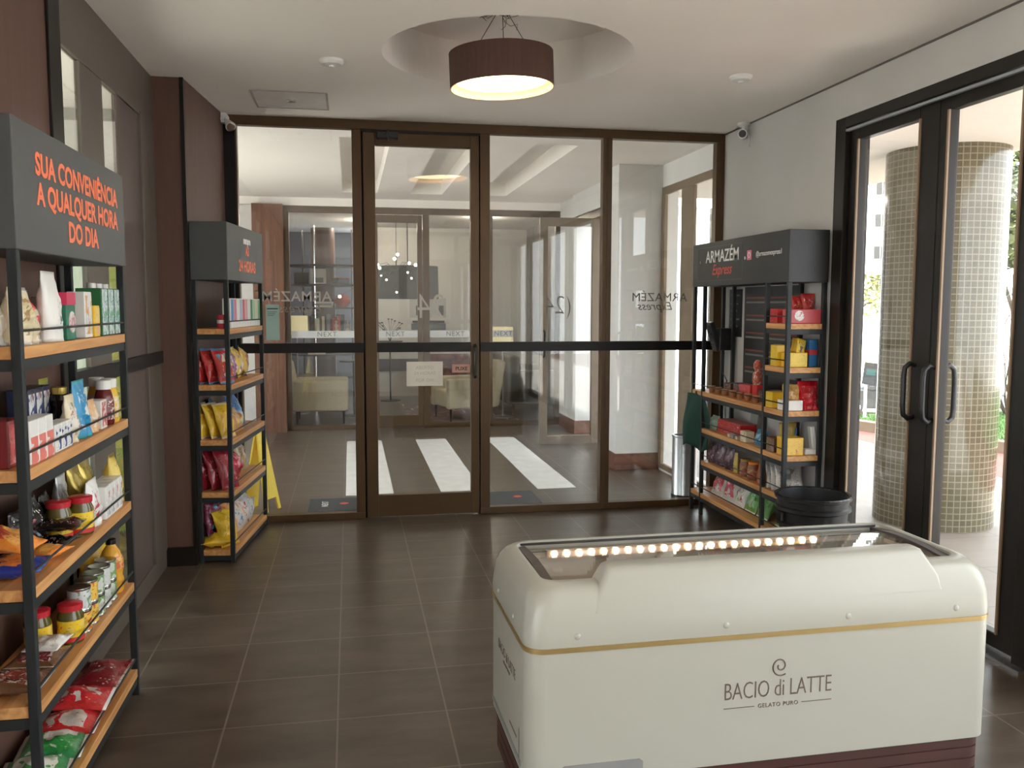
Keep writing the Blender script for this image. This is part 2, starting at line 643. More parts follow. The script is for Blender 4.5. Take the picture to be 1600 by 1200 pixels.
struct(MB().box(XR - 0.005, -3.0, H - 0.010, XR + 0.01, YP - 0.03, H).build('trim_19', mat('painted_shadow_gap', (0.12, 0.11, 0.10), 0.8)))  # dark strip painted for the shade of the groove under the ceiling

# left wall: brown panel, glazed screen, brown pier by the partition
struct(MB().box(XL - 0.14, 1.7, 0, XL, 3.50, H).build('wall_left', BROWNPANEL))
struct(MB().box(XL - 0.14, -3.2, 0, XL, -2.4, H).build('wall_left', BROWNPANEL))
struct(MB().box(XL - 0.14, -2.4, 0, XL, 1.7, 0.12).box(XL - 0.14, -2.4, 2.6, XL, 1.7, H).build('wall_left', BROWNPANEL))
w = empty_struct('added_window_10')  # unseen window added to light the freezer side and right wall
b = MB()
for yy in (-2.4, -1.05, 0.3, 1.63):
    b.box(XL - 0.10, yy, 0.12, XL - 0.02, yy + 0.07, 2.6)
b.build('frame', DARKBRONZE, w)
MB().box(XL - 0.06, -2.4, 0.12, XL - 0.052, 1.7, 2.6).build('pane', GLASS, w)
struct(MB().box(XL - 0.03, 3.50, 0, XL + 0.012, 3.63, H).build('trim_1', DARKBRONZE, bevel=0.003))
w = empty_struct('window_1')
b = MB()
b.box(XL - 0.03, 3.63, 2.50, XL, 5.25, H)
b.box(XL - 0.03, 3.63, 0, XL, 5.25, 0.10)
b.build('frame', JAMB, w, bevel=0.003)
MB().box(XL - 0.026, 3.91, 0.1, XL - 0.003, 4.24, 2.5).build('mullion', JAMB, w, bevel=0.003)
MB().box(XL - 0.03, 4.50, 0.1, XL - 0.008, 4.935, 2.5).build('mullion', mat('brown_mullion', (0.10, 0.07, 0.06), 0.5), w, bevel=0.003)
MB().box(XL - 0.03, 4.94, 0.1, XL + 0.004, 5.25, 2.52).build('mullion', JAMB, w, bevel=0.003)
MB().box(XL - 0.03, 3.63, 1.185, XL + 0.016, 5.25, 1.252).build('rail', BLACK, w)
MB().box(XL - 0.018, 3.63, 0.1, XL - 0.012, 3.91, 2.5).build('pane', GLASSD, w)
MB().box(XL - 0.018, 4.24, 0.1, XL - 0.012, 4.50, 2.5).build('pane', GLASSD, w)
# pier
struct(MB().poly([(XL - 0.10, 5.25), (-0.897, 5.25), (-0.802, YP + 0.03), (XL - 0.10, YP + 0.03)], 0, H).build('wall_left', BROWNPANEL))
struct(MB().box(-0.912, 5.243, 0, -0.892, 5.27, H).build('trim_2', DARKBRONZE))
struct(MB().box(XL - 0.02, 5.236, 0, -0.897, 5.255, 0.11).build('baseboard_left', DARKBRONZE))

# side corridor seen through the left screen
b = MB()
b.box(-2.5, 1.75, 0, -2.3, 1.9, H).box(-2.5, 5.9, 0, -2.3, 6.24, H).box(-2.5, 1.9, 0, -2.3, 5.9, 0.3).box(-2.5, 1.9, 2.6, -2.3, 5.9, H)  # opening left in this wall to let daylight into the corridor
struct(b.build('wall_left', GREYWALL))
struct(MB().box(-2.3, 1.75, 0, XL - 0.1, 1.85, H).build('wall_left', GREYWALL))
struct(MB().box(-2.3, 6.16, 0, XL - 0.1, 6.24, H).build('wall_left', GREYWALL))
w = empty_struct('window_2')
MB().box(-1.83, 6.13, 0.2, -1.66, 6.16, 1.84).build('frame', WHITEPL, w)
MB().box(-1.815, 6.122, 0.22, -1.675, 6.132, 1.81).build('pane', mat('pale_green_blind', (0.55, 0.62, 0.50), 0.7), w)
struct(MB().box(-1.555, 6.14, 0.0, -1.46, 6.16, 1.86).build('trim_18', mat('olive_panel', (0.30, 0.32, 0.06), 0.6)))

# ---------------------------------------------------------------- glass partition across the room
struct(MB().box(-0.81, YP - 0.03, 2.708, XR, YP + 0.04, H).build('trim_3', BRONZE, bevel=0.003))
struct(MB().box(-0.81, YP - 0.03, 0, -0.735, YP + 0.04, 2.708).build('trim_4', BLACK))

def screen(name, xa, xb, fl, fr, pane=GLASS):
    w = empty_struct(name)
    b = MB()
    b.box(xa, YP - 0.03, 0.0, xb, YP + 0.04, 0.05)
    b.box(xa, YP - 0.03, 0.05, xa + fl, YP + 0.04, 2.708)
    b.box(xb - fr, YP - 0.03, 0.05, xb, YP + 0.04, 2.708)
    b.build('frame', BRONZE, w, bevel=0.003)
    MB().box(xa, YP - 0.034, 1.183, xb, YP + 0.03, 1.25).build('rail', BLACK, w)
    MB().box(xa + fl * .5, YP + 0.004, 0.04, xb - fr * .5, YP + 0.012, 2.72).build('pane', pane, w)
    return w
w_l = screen('window_3', -0.735, 0.092, 0.012, 0.062)
w_c = screen('window_4', 0.915, 1.845, 0.07, 0.035)
w_r = screen('window_5', 1.845, XR, 0.033, 0.065)
d1 = empty_struct('door_1')
b = MB()
b.box(0.105, YP - 0.026, 0.012, 0.186, YP + 0.03, 2.69)
b.box(0.848, YP - 0.026, 0.012, 0.908, YP + 0.03, 2.69)
b.box(0.186, YP - 0.026, 0.012, 0.848, YP + 0.03, 0.165).box(0.186, YP - 0.026, 2.605, 0.848, YP + 0.03, 2.69)
b.build('leaf_frame', BRONZE, d1, bevel=0.003)
MB().box(0.17, YP + 0.004, 0.15, 0.86, YP + 0.012, 2.62).build('pane', GLASS, d1)
MB().box(0.186, YP - 0.03, 1.183, 0.848, YP + 0.02, 1.25).build('rail', BLACK, d1)
MB().tube([(0.878, YP - 0.026, 1.00), (0.878, YP - 0.06, 1.015), (0.878, YP - 0.06, 1.215), (0.878, YP - 0.026, 1.23)], 0.011, 8).build('handle', BLACKPL, d1, smooth=True)
b = MB().box(0.20, YP - 0.075, 2.645, 0.345, YP - 0.026, 2.69)
b.box(0.265, YP - 0.10, 2.69, 0.28, YP - 0.03, 2.703).box(0.268, YP - 0.095, 2.625, 0.278, YP - 0.076, 2.70)
b.build('closer', BLACKPL, d1, bevel=0.003)
struct(MB().box(0.09, YP - 0.03, 2.69, 0.915, YP + 0.04, 2.708).box(0.088, YP + 0.005, 0, 0.107, YP + 0.04, 2.69).box(0.906, YP + 0.005, 0, 0.918, YP + 0.04, 2.69).build('trim_5', DARKBRONZE))

# stickers and papers on the partition glass
GY = YP - 0.0
def sticker(name, body, size, m, par, x, z, **k):
    return text(name, body, size, m, par, (x, GY, z), FRONT, mirror=True, **k)
ARMA = 'ARMAZ\u00c9M'
sticker('glass_lettering', ARMA, 0.098, FROSTTXT, w_l, -0.355, 1.567, bold=0.001, sx=1.0, space=1.05)
sticker('glass_lettering', 'Express', 0.085, mat('faded_sticker', (0.27, 0.25, 0.23), 0.7), w_l, -0.33, 1.487, shear=0.35, space=1.1)
sticker('glass_numerals', '24', 0.25, FROSTTXT, d1, 0.565, 1.495, bold=-0.002, sx=0.8)
sticker('glass_numerals', '(24', 0.19, DARKTXT, w_c, 1.49, 1.51, bold=-0.004, sx=0.85)
sticker('glass_lettering', ARMA, 0.088, DARKTXT, w_r, 2.262, 1.571, sx=1.02, space=1.05)
sticker('glass_lettering', 'Express', 0.085, DARKTXT, w_r, 2.235, 1.506, shear=0.35)
o = tag(MB().box(0.391, GY - 0.004, 0.94, 0.648, GY, 1.113).build('paper_notice', PAPER), 'white paper notice with faint lines of text taped to the glass door', 'notice')
FAINT = mat('faint_print', (0.52, 0.49, 0.44), 0.8)
for k, (s, zz) in enumerate((('ABERTO', 1.07), ('24 HORAS', 1.03), ('POR DIA', 0.98))):
    text('notice_lettering', s, 0.034, FAINT, o, (0.52, GY - 0.0045, zz), FRONT)
o = tag(MB().box(0.715, GY - 0.004, 1.032, 0.845, GY, 1.092).build('pull_sign', mat('pink_sign', (0.50, 0.27, 0.22), 0.6)), 'small pinkish PUXE sign stuck beside the glass door handle', 'sign')
text('sign_lettering', 'PUXE', 0.036, BLACKINK, o, (0.782, GY - 0.0045, 1.06), FRONT, bold=0.0008)
o = tag(MB().box(-0.563, GY - 0.004, 1.272, -0.474, GY, 1.515).build('glass_poster', mat('mint_paper', (0.36, 0.52, 0.47), 0.7)), 'mint green paper poster on the partition glass beside the snack rack', 'poster')
MB().box(-0.555, GY - 0.0055, 1.482, -0.482, GY - 0.004, 1.49).build('header_bar', BLACKINK, o)
for k in range(3):
    MB().box(-0.553, GY - 0.0055, 1.462 - k * 0.012, -0.49 - 0.01 * k, GY - 0.004, 1.466 - k * 0.012).build('text_line', DARKTXT, o)

# ---------------------------------------------------------------- entrance door in the right wall
struct(MB().box(XR - 0.012, 4.555, 0, XR + 0.14, 4.66, 2.56).build('trim_6', DARKBRONZE, bevel=0.003))
struct(MB().box(XR - 0.012, 3.05, 2.50, XR + 0.14, 4.555, 2.56).build('trim_7', DARKBRONZE, bevel=0.003))
struct(MB().box(XR - 0.012, 3.05, 0, XR + 0.14, 3.14, 2.50).build('trim_8', DARKBRONZE, bevel=0.003))
struct(MB().box(XR - 0.012, 3.14, 2.478, XR + 0.01, 4.555, 2.492).build('trim_9', mat('grey_seal', (0.30, 0.32, 0.35), 0.4), bevel=0.002))
struct(MB().box(XR - 0.05, 3.05, 0.0, XR + 0.16, 4.66, 0.012).build('trim_10', STEEL))
def entry(name, ya, yb, hs, sa, sb):
    d = empty_struct(name)
    b = MB()
    b.box(XR + 0.02, ya, 0.02, XR + 0.07, ya + sa, 2.49)
    b.box(XR + 0.02, yb - sb, 0.02, XR + 0.07, yb, 2.49)
    b.box(XR + 0.02, ya + sa, 0.02, XR + 0.07, yb - sb, 0.085).box(XR + 0.02, ya + sa, 2.425, XR + 0.07, yb - sb, 2.49)
    b.build('leaf_frame', DARKBRONZE, d, bevel=0.004)
    b = MB()
    b.box(XR + 0.012, ya + sa - 0.012, 0.085, XR + 0.022, ya + sa, 2.425).box(XR + 0.012, yb - sb, 0.085, XR + 0.022, yb - sb + 0.012, 2.425)
    b.build('glazing_bead', mat('tan_bead', (0.28, 0.19, 0.12), 0.5), d)
    MB().box(XR + 0.04, ya + sa - 0.01, 0.08, XR + 0.048, yb - sb + 0.01, 2.43).build('pane', GLASS, d)
    for sgn in (-1, 1):
        xx = XR + (0.02 if sgn < 0 else 0.07)
        pts = [(xx, hs, 0.965), (xx + sgn * 0.03, hs, 0.955), (xx + sgn * 0.055, hs, 0.975), (xx + sgn * 0.06, hs, 1.02), (xx + sgn * 0.06, hs, 1.17), (xx + sgn * 0.055, hs, 1.21), (xx + sgn * 0.03, hs, 1.23), (xx, hs, 1.22)]
        MB().tube(pts, 0.013, 10).build('handle', BLACKPL, d, smooth=True)
    return d
entry('door_2', 3.80, 4.55, 3.905, 0.145, 0.085)
entry('door_3', 3.145, 3.795, 3.755, 0.125, 0.07)

# ---------------------------------------------------------------- lobby beyond the partition
for k, (xa, xb) in enumerate(((-0.05, 0.33), (0.71, 1.05), (1.51, 1.835))):
    struct(MB().box(xa, 6.97, 0, xb, 9.80, 0.003).build('trim_%d' % (11 + k), mat('white_floor_inlay', (0.93, 0.92, 0.89), 0.18)))
struct(MB().box(0.10, YP + 0.06, 0, 0.98, YP + 0.30, 0.004).build('trim_14', mat('granite_threshold', (0.12, 0.10, 0.09), 0.3, var=0.7, scale=60)))
# right side of the lobby: windows, pier, doorway
b = MB()
b.box(2.80, 6.28, 2.57, 2.95, 7.95, H).box(2.80, 6.28, 0, 2.95, 7.95, 0.03)
struct(b.build('wall_right', WHITEWALL))
struct(MB().box(2.385, 7.65, 0.0, 2.95, 8.06, H).build('wall_right', WHITEWALL))
struct(MB().box(2.372, 7.637, 0, 2.80, 8.07, 0.155).build('baseboard_right', BASEWOOD, bevel=0.003))
struct(MB().box(2.55, 8.06, 2.52, 2.95, 9.95, H).build('wall_right', WHITEWALL))
struct(MB().box(2.60, 9.95, 0, 2.95, 10.75, H).build('wall_right', WHITEWALL))
struct(MB().box(2.587, 9.937, 0, 2.95, 10.7, 0.155).build('baseboard_right', BASEWOOD, bevel=0.003))
w = empty_struct('window_6')
b = MB()
b.box(2.79, 6.28, 2.50, 2.82, 7.65, 2.57).box(2.79, 6.28, 0.02, 2.82, 7.65, 0.07)
for ya, yb in ((6.28, 6.40), (6.90, 7.17), (7.57, 7.65)):
    b.box(2.79, ya, 0.07, 2.82, yb, 2.50)
b.build('frame', mat('tan_bronze', (0.22, 0.16, 0.10), 0.45, 0.2), w, bevel=0.003)
MB().box(2.806, 6.35, 0.05, 2.812, 7.6, 2.52).build('pane', GLASS, w)
# open door leaf and its doorway
d = empty_struct('door_4')
TAN = mat('tan_door', (0.20, 0.155, 0.11), 0.45, 0.2)
b = MB()
b.box(2.0, 9.17, 0.01, 2.085, 9.22, 2.44).box(2.575, 9.17, 0.01, 2.66, 9.22, 2.44).box(2.085, 9.17, 0.01, 2.575, 9.22, 0.10).box(2.085, 9.17, 2.35, 2.575, 9.22, 2.44)
b.build('leaf_frame', TAN, d, bevel=0.003)
MB().box(2.08, 9.19, 0.09, 2.58, 9.198, 2.36).build('pane', GLASS, d)
for yy, s in ((9.17, -1), (9.22, 1)):
    MB().tube([(2.045, yy, 0.96), (2.045, yy + s * 0.05, 0.98), (2.045, yy + s * 0.05, 1.22), (2.045, yy, 1.24)], 0.012, 8).build('handle', BLACKPL, d, smooth=True)
b = MB().box(2.58, 8.06, 2.44, 2.66, 9.95, 2.52)
struct(b.build('trim_15', BRONZE))
d = empty_struct('door_5')
b = MB().box(2.60, 8.07, 0.02, 2.64, 8.13, 2.44).box(2.60, 8.93, 0.02, 2.64, 8.99, 2.44).box(2.60, 8.13, 0.02, 2.64, 8.93, 0.1).box(2.60, 8.13, 2.36, 2.64, 8.93, 2.44)
b.build('leaf_frame', BRONZE, d)
MB().box(2.615, 8.1, 0.08, 2.623, 8.95, 2.38).build('pane', GLASS, d)
MB().tube([(2.60, 8.16, 0.93), (2.55, 8.16, 0.96), (2.55, 8.16, 1.22), (2.60, 8.16, 1.25)], 0.012, 8).build('handle', BLACKPL, d, smooth=True)

# left of the lobby
b = MB().box(-2.75, 6.24, 0, -2.6, 6.4, H).box(-2.75, 9.3, 0, -2.6, 10.8, H).box(-2.75, 6.4, 0, -2.6, 9.3, 0.1).box(-2.75, 6.4, 2.65, -2.6, 9.3, H)
struct(b.build('wall_left', WHITEWALL))
w = empty_struct('added_window_8')  # out-of-sight window added to brighten the lobby
b = MB()
for yy in (6.4, 7.8, 9.23):
    b.box(-2.72, yy, 0.1, -2.64, yy + 0.07, 2.65)
b.build('frame', BRONZE, w)
MB().box(-2.69, 6.4, 0.1, -2.682, 9.3, 2.65).build('pane', GLASS, w)
struct(MB().box(-2.6, YP + 0.0, 0, -1.16, YP + 0.08, H).build('wall_left', WHITEWALL))
# far glazed screen
YF = 10.75
struct(MB().box(-1.10, YF - 0.12, 0, -0.75, YF + 0.10, 2.68).build('wall_far', DARKWOOD))
struct(MB().box(-2.6, YF, 0, -1.10, YF + 0.08, 2.68).build('wall_far', WHITEWALL))
struct(MB().box(-2.6, YF, 2.675, 2.95, YF + 0.08, H).build('wall_far', PLASTER))
w = empty_struct('window_7')
b = MB()
b.box(-0.75, YF, 2.60, 2.60, YF + 0.06, 2.68).box(-0.75, YF, 0, 0.27, YF + 0.06, 0.06).box(0.96, YF, 0, 2.60, YF + 0.06, 0.06)
for xa, xb in ((-0.75, -0.69), (0.14, 0.28), (0.885, 0.965), (1.70, 1.745), (2.54, 2.60)):
    b.box(xa, YF, 0.0, xb, YF + 0.06, 2.60)
b.build('frame', BRONZE, w, bevel=0.003)
for xa, xb in ((-0.69, 0.14), (0.965, 1.70), (1.745, 2.54)):
    MB().box(xa, YF + 0.02, 0.05, xb, YF + 0.028, 2.61).build('pane', GLASS, w)
d = empty_struct('door_6')
b = MB()
b.box(0.285, YF + 0.005, 0.01, 0.345, YF + 0.05, 2.59).box(0.82, YF + 0.005, 0.01, 0.88, YF + 0.05, 2.59).box(0.345, YF + 0.005, 0.01, 0.82, YF + 0.05, 0.16).box(0.345, YF + 0.005, 2.50, 0.82, YF + 0.05, 2.59)
b.build('leaf_frame', BRONZE, d, bevel=0.003)
MB().box(0.34, YF + 0.02, 0.15, 0.83, YF + 0.028, 2.51).build('pane', GLASS, d)
BAND = mat('frosted_band', (0.52, 0.52, 0.50), 0.7)
for xa, xb, tx, par in ((-0.685, 0.135, -0.27, w), (0.35, 0.815, 0.545, d), (0.97, 1.695, 1.28, w), (1.75, 2.0, 1.88, w)):
    MB().box(xa, YF + 0.012, 1.115, xb, YF + 0.018, 1.20).build('frosted_strip', BAND, par)
    text('strip_lettering', 'NEXT', 0.082, DARKTXT, par, (tx, YF + 0.0105, 1.157), FRONT, space=1.15)
text('strip_lettering', 'NEXT', 0.082, DARKTXT, w, (1.62, YF + 0.0105, 1.157), FRONT, space=1.15)

# lounge shell
struct(MB().box(-2.75, 15.8, 0, 0.30, 16.0, H).build('wall_far', mat('blue_grey_wall', (0.11, 0.12, 0.15), 0.7)))
struct(MB().box(0.30, 14.6, 0, 4.6, 14.8, H).build('wall_far', WHITEWALL))
struct(MB().box(0.30, 14.585, 0.42, 2.0, 14.6, 0.62).build('trim_16', mat('dark_stone', (0.05, 0.03, 0.03), 0.3)))
struct(MB().box(2.95, 10.83, 0, 3.05, 14.6, H).build('wall_right', mat('grey_stone_wall', (0.30, 0.28, 0.27), 0.7, var=0.15)))
struct(MB().box(-2.75, 10.83, 0, -2.6, 15.8, H).build('wall_left', mat('dark_wall', (0.10, 0.09, 0.09), 0.7)))

# ---------------------------------------------------------------- drum pendant in the ceiling recess
t = thing('pendant_lamp', 'brown fabric drum pendant lamp glowing under the round ceiling recess', 'lamp', (0.79, 4.56, 2.625))
ROT = Matrix.Rotation(R(-2.2), 4, 'Y')
b = MB(ROT)
r = 0.268
b.loft([[((r - d) * math.cos(2 * PI * k / 64), (r - d) * math.sin(2 * PI * k / 64), z) for k in range(64)] for d, z in ((0, 0), (0, 0.175), (0.006, 0.175))], cap0=False, cap1=False)
b.build('lamp_shade', SHADE, t, smooth=True)
b = MB(ROT)
b.loft([[((r - d) * math.cos(2 * PI * k / 64), (r - d) * math.sin(2 * PI * k / 64), z) for k in range(64)] for d, z in ((0.0, 0), (0.006, 0.0), (0.006, 0.175))], cap0=False, cap1=False)
b.build('shade_lining', SHADEIN, t, smooth=True)
MB(ROT).lathe([(0.235, 0.035), (0.235, 0.045)], n=48).build('diffuser', DIFF, t)
MB(ROT).lathe([(0.262, 0.150), (0.262, 0.156)], n=48).build('light_block_cap', SHADE, t)  # opaque disc added to keep lamp light out of the recess
for k, (a, rr) in enumerate(((20, 0.2), (140, 0.2), (262, 0.2))):
    MB().tube([(rr * math.cos(R(a)), rr * math.sin(R(a)), 0.17), (0.03 * math.cos(R(a)), 0.03 * math.sin(R(a)), 0.385)], 0.0018, 6).build('suspension_wire', BLACK, t)
rng = random.Random(3)
b = MB()
for k in range(9):
    a = rng.uniform(0, 2 * PI)
    p = [(0, 0, 0.385)]
    q = Vector((0.02 * math.cos(a), 0.02 * math.sin(a), 0.36))
    for j in range(5):
        q = q + Vector((rng.uniform(-.035, .035), rng.uniform(-.035, .035), rng.uniform(-.035, .02)))
        p.append(tuple(q))
    b.tube(p, 0.0013, 5)
b.build('power_cord', BLACK, t)
# ---------------------------------------------------------------- ceiling fittings
for x, y, lab in ((-0.072, 4.74, 'round white smoke detector on the ceiling left of the drum pendant'), (2.137, 4.64, 'round white smoke detector on the ceiling near the right wall')):
    t = thing('smoke_detector', lab, 'smoke detector', (x, y, H), group='ceiling smoke detectors')
    MB().lathe([(0.062, 0), (0.062, -0.012), (0.052, -0.024), (0.02, -0.028)], n=32).build('housing', WHITEPL, t, smooth=True)
    MB().lathe([(0.016, -0.027), (0.014, -0.036)], n=16).build('sensor', WHITEPL, t, smooth=True)
t = thing('ceiling_hatch', 'square white ceiling hatch panel by the left end of the partition', 'hatch', (-0.335, 5.69, H))
b = MB()
for a in ((-.225, -.235, .225, -.222), (-.225, .222, .225, .235), (-.225, -.222, -.212, .222), (.212, -.222, .225, .222)):
    b.box(a[0], a[1], -0.004, a[2], a[3], 0)
b.build('frame', mat('hatch_frame', (0.42, 0.40, 0.37), 0.7), t)
MB().box(-.212, -.222, -0.002, .212, .222, 0).build('panel', WHITEPL, t)
MB().lathe([(0.03, -0.002), (0.03, -0.01), (0.012, -0.014)], n=20).build('latch', CHROME, t, smooth=True)

t = thing('security_camera', 'small white bullet camera under the ceiling above the right rack', 'camera', (2.70, 5.80, 2.70))
MB().lathe([(0.045, 0.07), (0.045, 0.055), (0.03, 0.045)], n=24).build('mount', WHITEPL, t, smooth=True)
MB().tube([(0, 0, 0.05), (-0.01, -0.01, 0.01)], 0.012, 10).build('arm', WHITEPL, t)
MB().tube([(0.02, 0.05, 0), (-0.03, -0.05, -0.012)], 0.032, 20).build('housing', WHITEPL, t, smooth=True)
MB().tube([(-0.03, -0.05, -0.012), (-0.034, -0.058, -0.013)], 0.025, 20).build('lens', BLACKPL, t)
MB().tube([(0.03, 0.0, 0.03), (0.035, -0.02, -0.03), (0.038, -0.01, -0.09)], 0.004, 6).build('cable', WHITEPL, t)
t = thing('emergency_light', 'white twin-headed emergency spotlight on the left corner of the partition', 'spotlight', (-0.80, 6.13, 2.71))
MB().tube([(0, 0.05, 0.03), (0, 0, 0.03)], 0.035, 16).build('mount', WHITEPL, t, smooth=True)
for s in (-1, 1):
    h = MB()
    h.tube([(s * 0.02, 0, 0.02), (s * 0.05, -0.03, -0.012 - 0.012 * s)], 0.014, 10)
    h.tube([(s * 0.03, -0.01, 0.0), (s * 0.055, -0.05, -0.02 - 0.02 * s)], 0.018, 16, r2=0.034)
    o = h.build('lamp_head', WHITEPL, t, smooth=True)
    MB().tube([(s * 0.0555, -0.051, -0.0205 - 0.0205 * s), (s * 0.057, -0.053, -0.0212 - 0.0212 * s)], 0.029, 16).build('lens', CHROME, o)

# ---------------------------------------------------------------- shelving racks
PW = 0.025
def rack(label, loc, rz, L, D, levels, sz, posts, sign_mat, deep=True):
    """x runs along the front from left to right, y goes back, z up. levels: (height of the board top, from x, to x)."""
    t = thing('display_rack', label, 'rack', loc, rz, 'wood and metal snack racks')
    for px in posts:
        for yy in (0.0, D - PW):
            MB().box(px, yy, 0, px + PW, yy + PW, sz[0] + 0.02 if 0 < px < L - PW - .01 else sz[1] - 0.03).build('post', SLATE, t, bevel=0.0015)
    for z, xa, xb in levels:
        s = MB().box(xa + 0.004, 0.002, z - 0.032, xb - 0.004, D - 0.004, z).build('shelf_board', SHELFWOOD, t, bevel=0.002)
        b = MB()
        b.box(xa + 0.003, 0.004, z - 0.062, xb - 0.003, 0.022, z - 0.033).box(xa + 0.003, D - 0.022, z - 0.062, xb - 0.003, D - 0.004, z - 0.033)
        b.box(xa + 0.003, 0.022, z - 0.062, xa + 0.02, D - 0.022, z - 0.033).box(xb - 0.02, 0.022, z - 0.062, xb - 0.003, D - 0.022, z - 0.033)
        b.build('shelf_frame', SLATE, s)
        MB().tube([(xa + 0.01, 0.006, z + 0.042), (xb - 0.01, 0.006, z + 0.042)], 0.0035, 8).build('guard_rail', SLATE, s)
    sg = MB().box(-0.004, -0.004, sz[0], L + 0.004, D + 0.002, sz[1]).build('sign_box', sign_mat, t, bevel=0.003)
    return t, sg

# near-left rack
R1 = ((-0.828, 2.43, 0), PI / 2)
LV1 = [(z, 0.0, 1.09) for z in (1.405, 1.085, 0.768, 0.45, 0.105)]
rk1, sg1 = rack('tall rack nearest the camera on the left, under the orange SUA CONVENIENCIA sign', R1[0], R1[1], 1.09, 0.205, LV1, (1.655, 1.99), (0.0, 1.065), SIGN)
for s, zz in (('SUA CONVENI\u00caNCIA', 1.890), ('A QUALQUER HORA', 1.810), ('DO DIA', 1.728)):
    text('sign_lettering', s, 0.084, ORANGE, sg1, (0.575, -0.0048, zz), FRONT, bold=0.0026, sx=1.06)
# rack beside the partition
R2 = ((-0.684, 5.252, 0), R(90 - 7.0))
LV2 = [(z, 0.0, 0.90) for z in (1.375, 1.05, 0.728, 0.42, 0.075)]
rk2, sg2 = rack('tall rack of snack bags standing against the glass partition on the left', R2[0], R2[1], 0.90, 0.205, LV2, (1.655, 1.985), (0.0, 0.875), SIGN)
text('sign_lettering', 'sempre', 0.060, WHITEINK, sg2, (0.47, -0.0048, 1.905), FRONT, bold=0.0025)
text('sign_lettering', 'AS', 0.075, ORANGE, sg2, (0.47, -0.0048, 1.84), FRONT, bold=0.003)
text('sign_lettering', '24 HORAS', 0.094, ORANGE, sg2, (0.47, -0.0048, 1.745), FRONT, bold=0.003)
# rack on the right wall
R3 = ((2.478, 6.10, 0), -PI / 2)
LV3 = [(1.41, 1.13, 1.42), (1.155, 1.13, 1.42), (0.90, 0.0, 1.42), (0.635, 0.18, 1.42), (0.40, 0.18, 1.42), (0.16, 0.0, 1.42)]
rk3, sg3 = rack('black rack on the right wall under the ARMAZEM Express sign', R3[0], R3[1], 1.42, 0.245, LV3, (1.648, 1.95), (0.0, 0.18, 1.13, 1.395), SIGNBLACK)
text('sign_lettering', ARMA, 0.115, WHITEINK, sg3, (0.50, -0.0048, 1.845), FRONT, bold=0.0012, sx=1.0)
text('sign_lettering', 'Express', 0.100, REDINK, sg3, (0.50, -0.0048, 1.755), FRONT, shear=0.35, bold=0.001)
text('sign_lettering', '@armazemexpress1', 0.044, WHITEINK, sg3, (1.175, -0.0048, 1.83), FRONT, sx=0.92)
b = MB().box(0.885, -0.0052, 1.80, 0.945, -0.004, 1.86)
ic = b.build('handle_icon', mat('pink_icon', (0.65, 0.16, 0.28), 0.5), sg3)
b = MB()
b.tube([(0.915 + 0.016 * math.cos(2 * PI * k / 16), -0.0058, 1.83 + 0.016 * math.sin(2 * PI * k / 16)) for k in range(17)], 0.0025, 6)
b.build('icon_outline', WHITEINK, ic)
b = MB()
for xa, xb, za, zb in ((0.09, 0.82, 1.915, 1.917), (0.09, 0.82, 1.685, 1.687), (0.09, 0.092, 1.685, 1.917), (0.818, 0.82, 1.685, 1.917)):
    b.box(xa, -0.0049, za, xb, -0.004, zb)
b.build('sign_outline', mat('grey_line', (0.10, 0.10, 0.10), 0.5), sg3)
b = MB()
for xx in (0.14, 0.86):
    b.disc((xx, -0.0052, 1.815), 0.012, (0, 1, 0), 14)
b.build('sign_bolt', CHROME, sg3)

# ---------------------------------------------------------------- ice cream freezer
FX0, FX1, FY0, FY1 = 0.462, 1.93, 2.265, 2.83
t = thing('ice_cream_freezer', 'cream chest freezer lettered BACIO di LATTE with lit glass top in the foreground', 'freezer', (0.0396, -0.0077, 0), R(1.0))
rr = 0.055
bd = MB().loft([rrect(FX0, FY0, FX1, FY1, rr, z) for z in (0.190, 0.565)], cap0=True, cap1=False).build('body', FREEZER, t, smooth=True)
b = MB()
rings = []
for k in range(4):
    z0_ = 0.05 + 0.036 * k
    for dz, ins in ((0.0, 0.012), (0.030, 0.012), (0.031, 0.016), (0.0355, 0.016)):
        rings.append(rrect(FX0 + ins, FY0 + ins, FX1 - ins, FY1 - ins, rr - 0.01, z0_ + dz))
b.loft(rings).build('kick_panel', KICK, t)
gt = MB().loft([rrect(FX0 - i, FY0 - i, FX1 + i, FY1 + i, rr + i, z) for z, i in ((0.562, 0.0), (0.562, 0.003), (0.576, 0.003), (0.576, 0.0))], cap0=False, cap1=False).build('gold_trim', GOLD, t, smooth=True)
# lid: rounded frame round the glass
ox0, oy0, ox1, oy1 = 0.062, 0.085, 0.062, 0.055
prof = [(0.576, 0.000, 0.055), (0.60, -0.002, 0.057), (0.64, 0.002, 0.055), (0.68, 0.008, 0.06), (0.708, 0.016, 0.07), (0.727, 0.028, 0.075), (0.737, 0.042, 0.075), (0.741, 0.056, 0.075)]
rings = [rrect(FX0 + i, FY0 + i, FX1 - i, FY1 - i, q, z) for z, i, q in prof]
for z, e, q in ((0.741, 0.0, 0.05), (0.738, 0.006, 0.046), (0.725, 0.009, 0.044), (0.60, 0.012, 0.04)):
    rings.append(rrect(FX0 + ox0 + e, FY0 + oy0 + e, FX1 - ox1 - e, FY1 - oy1 - e, q, z))
MB().loft(rings, cap0=False, cap1=False).build('lid_frame', FREEZER, t, smooth=True)
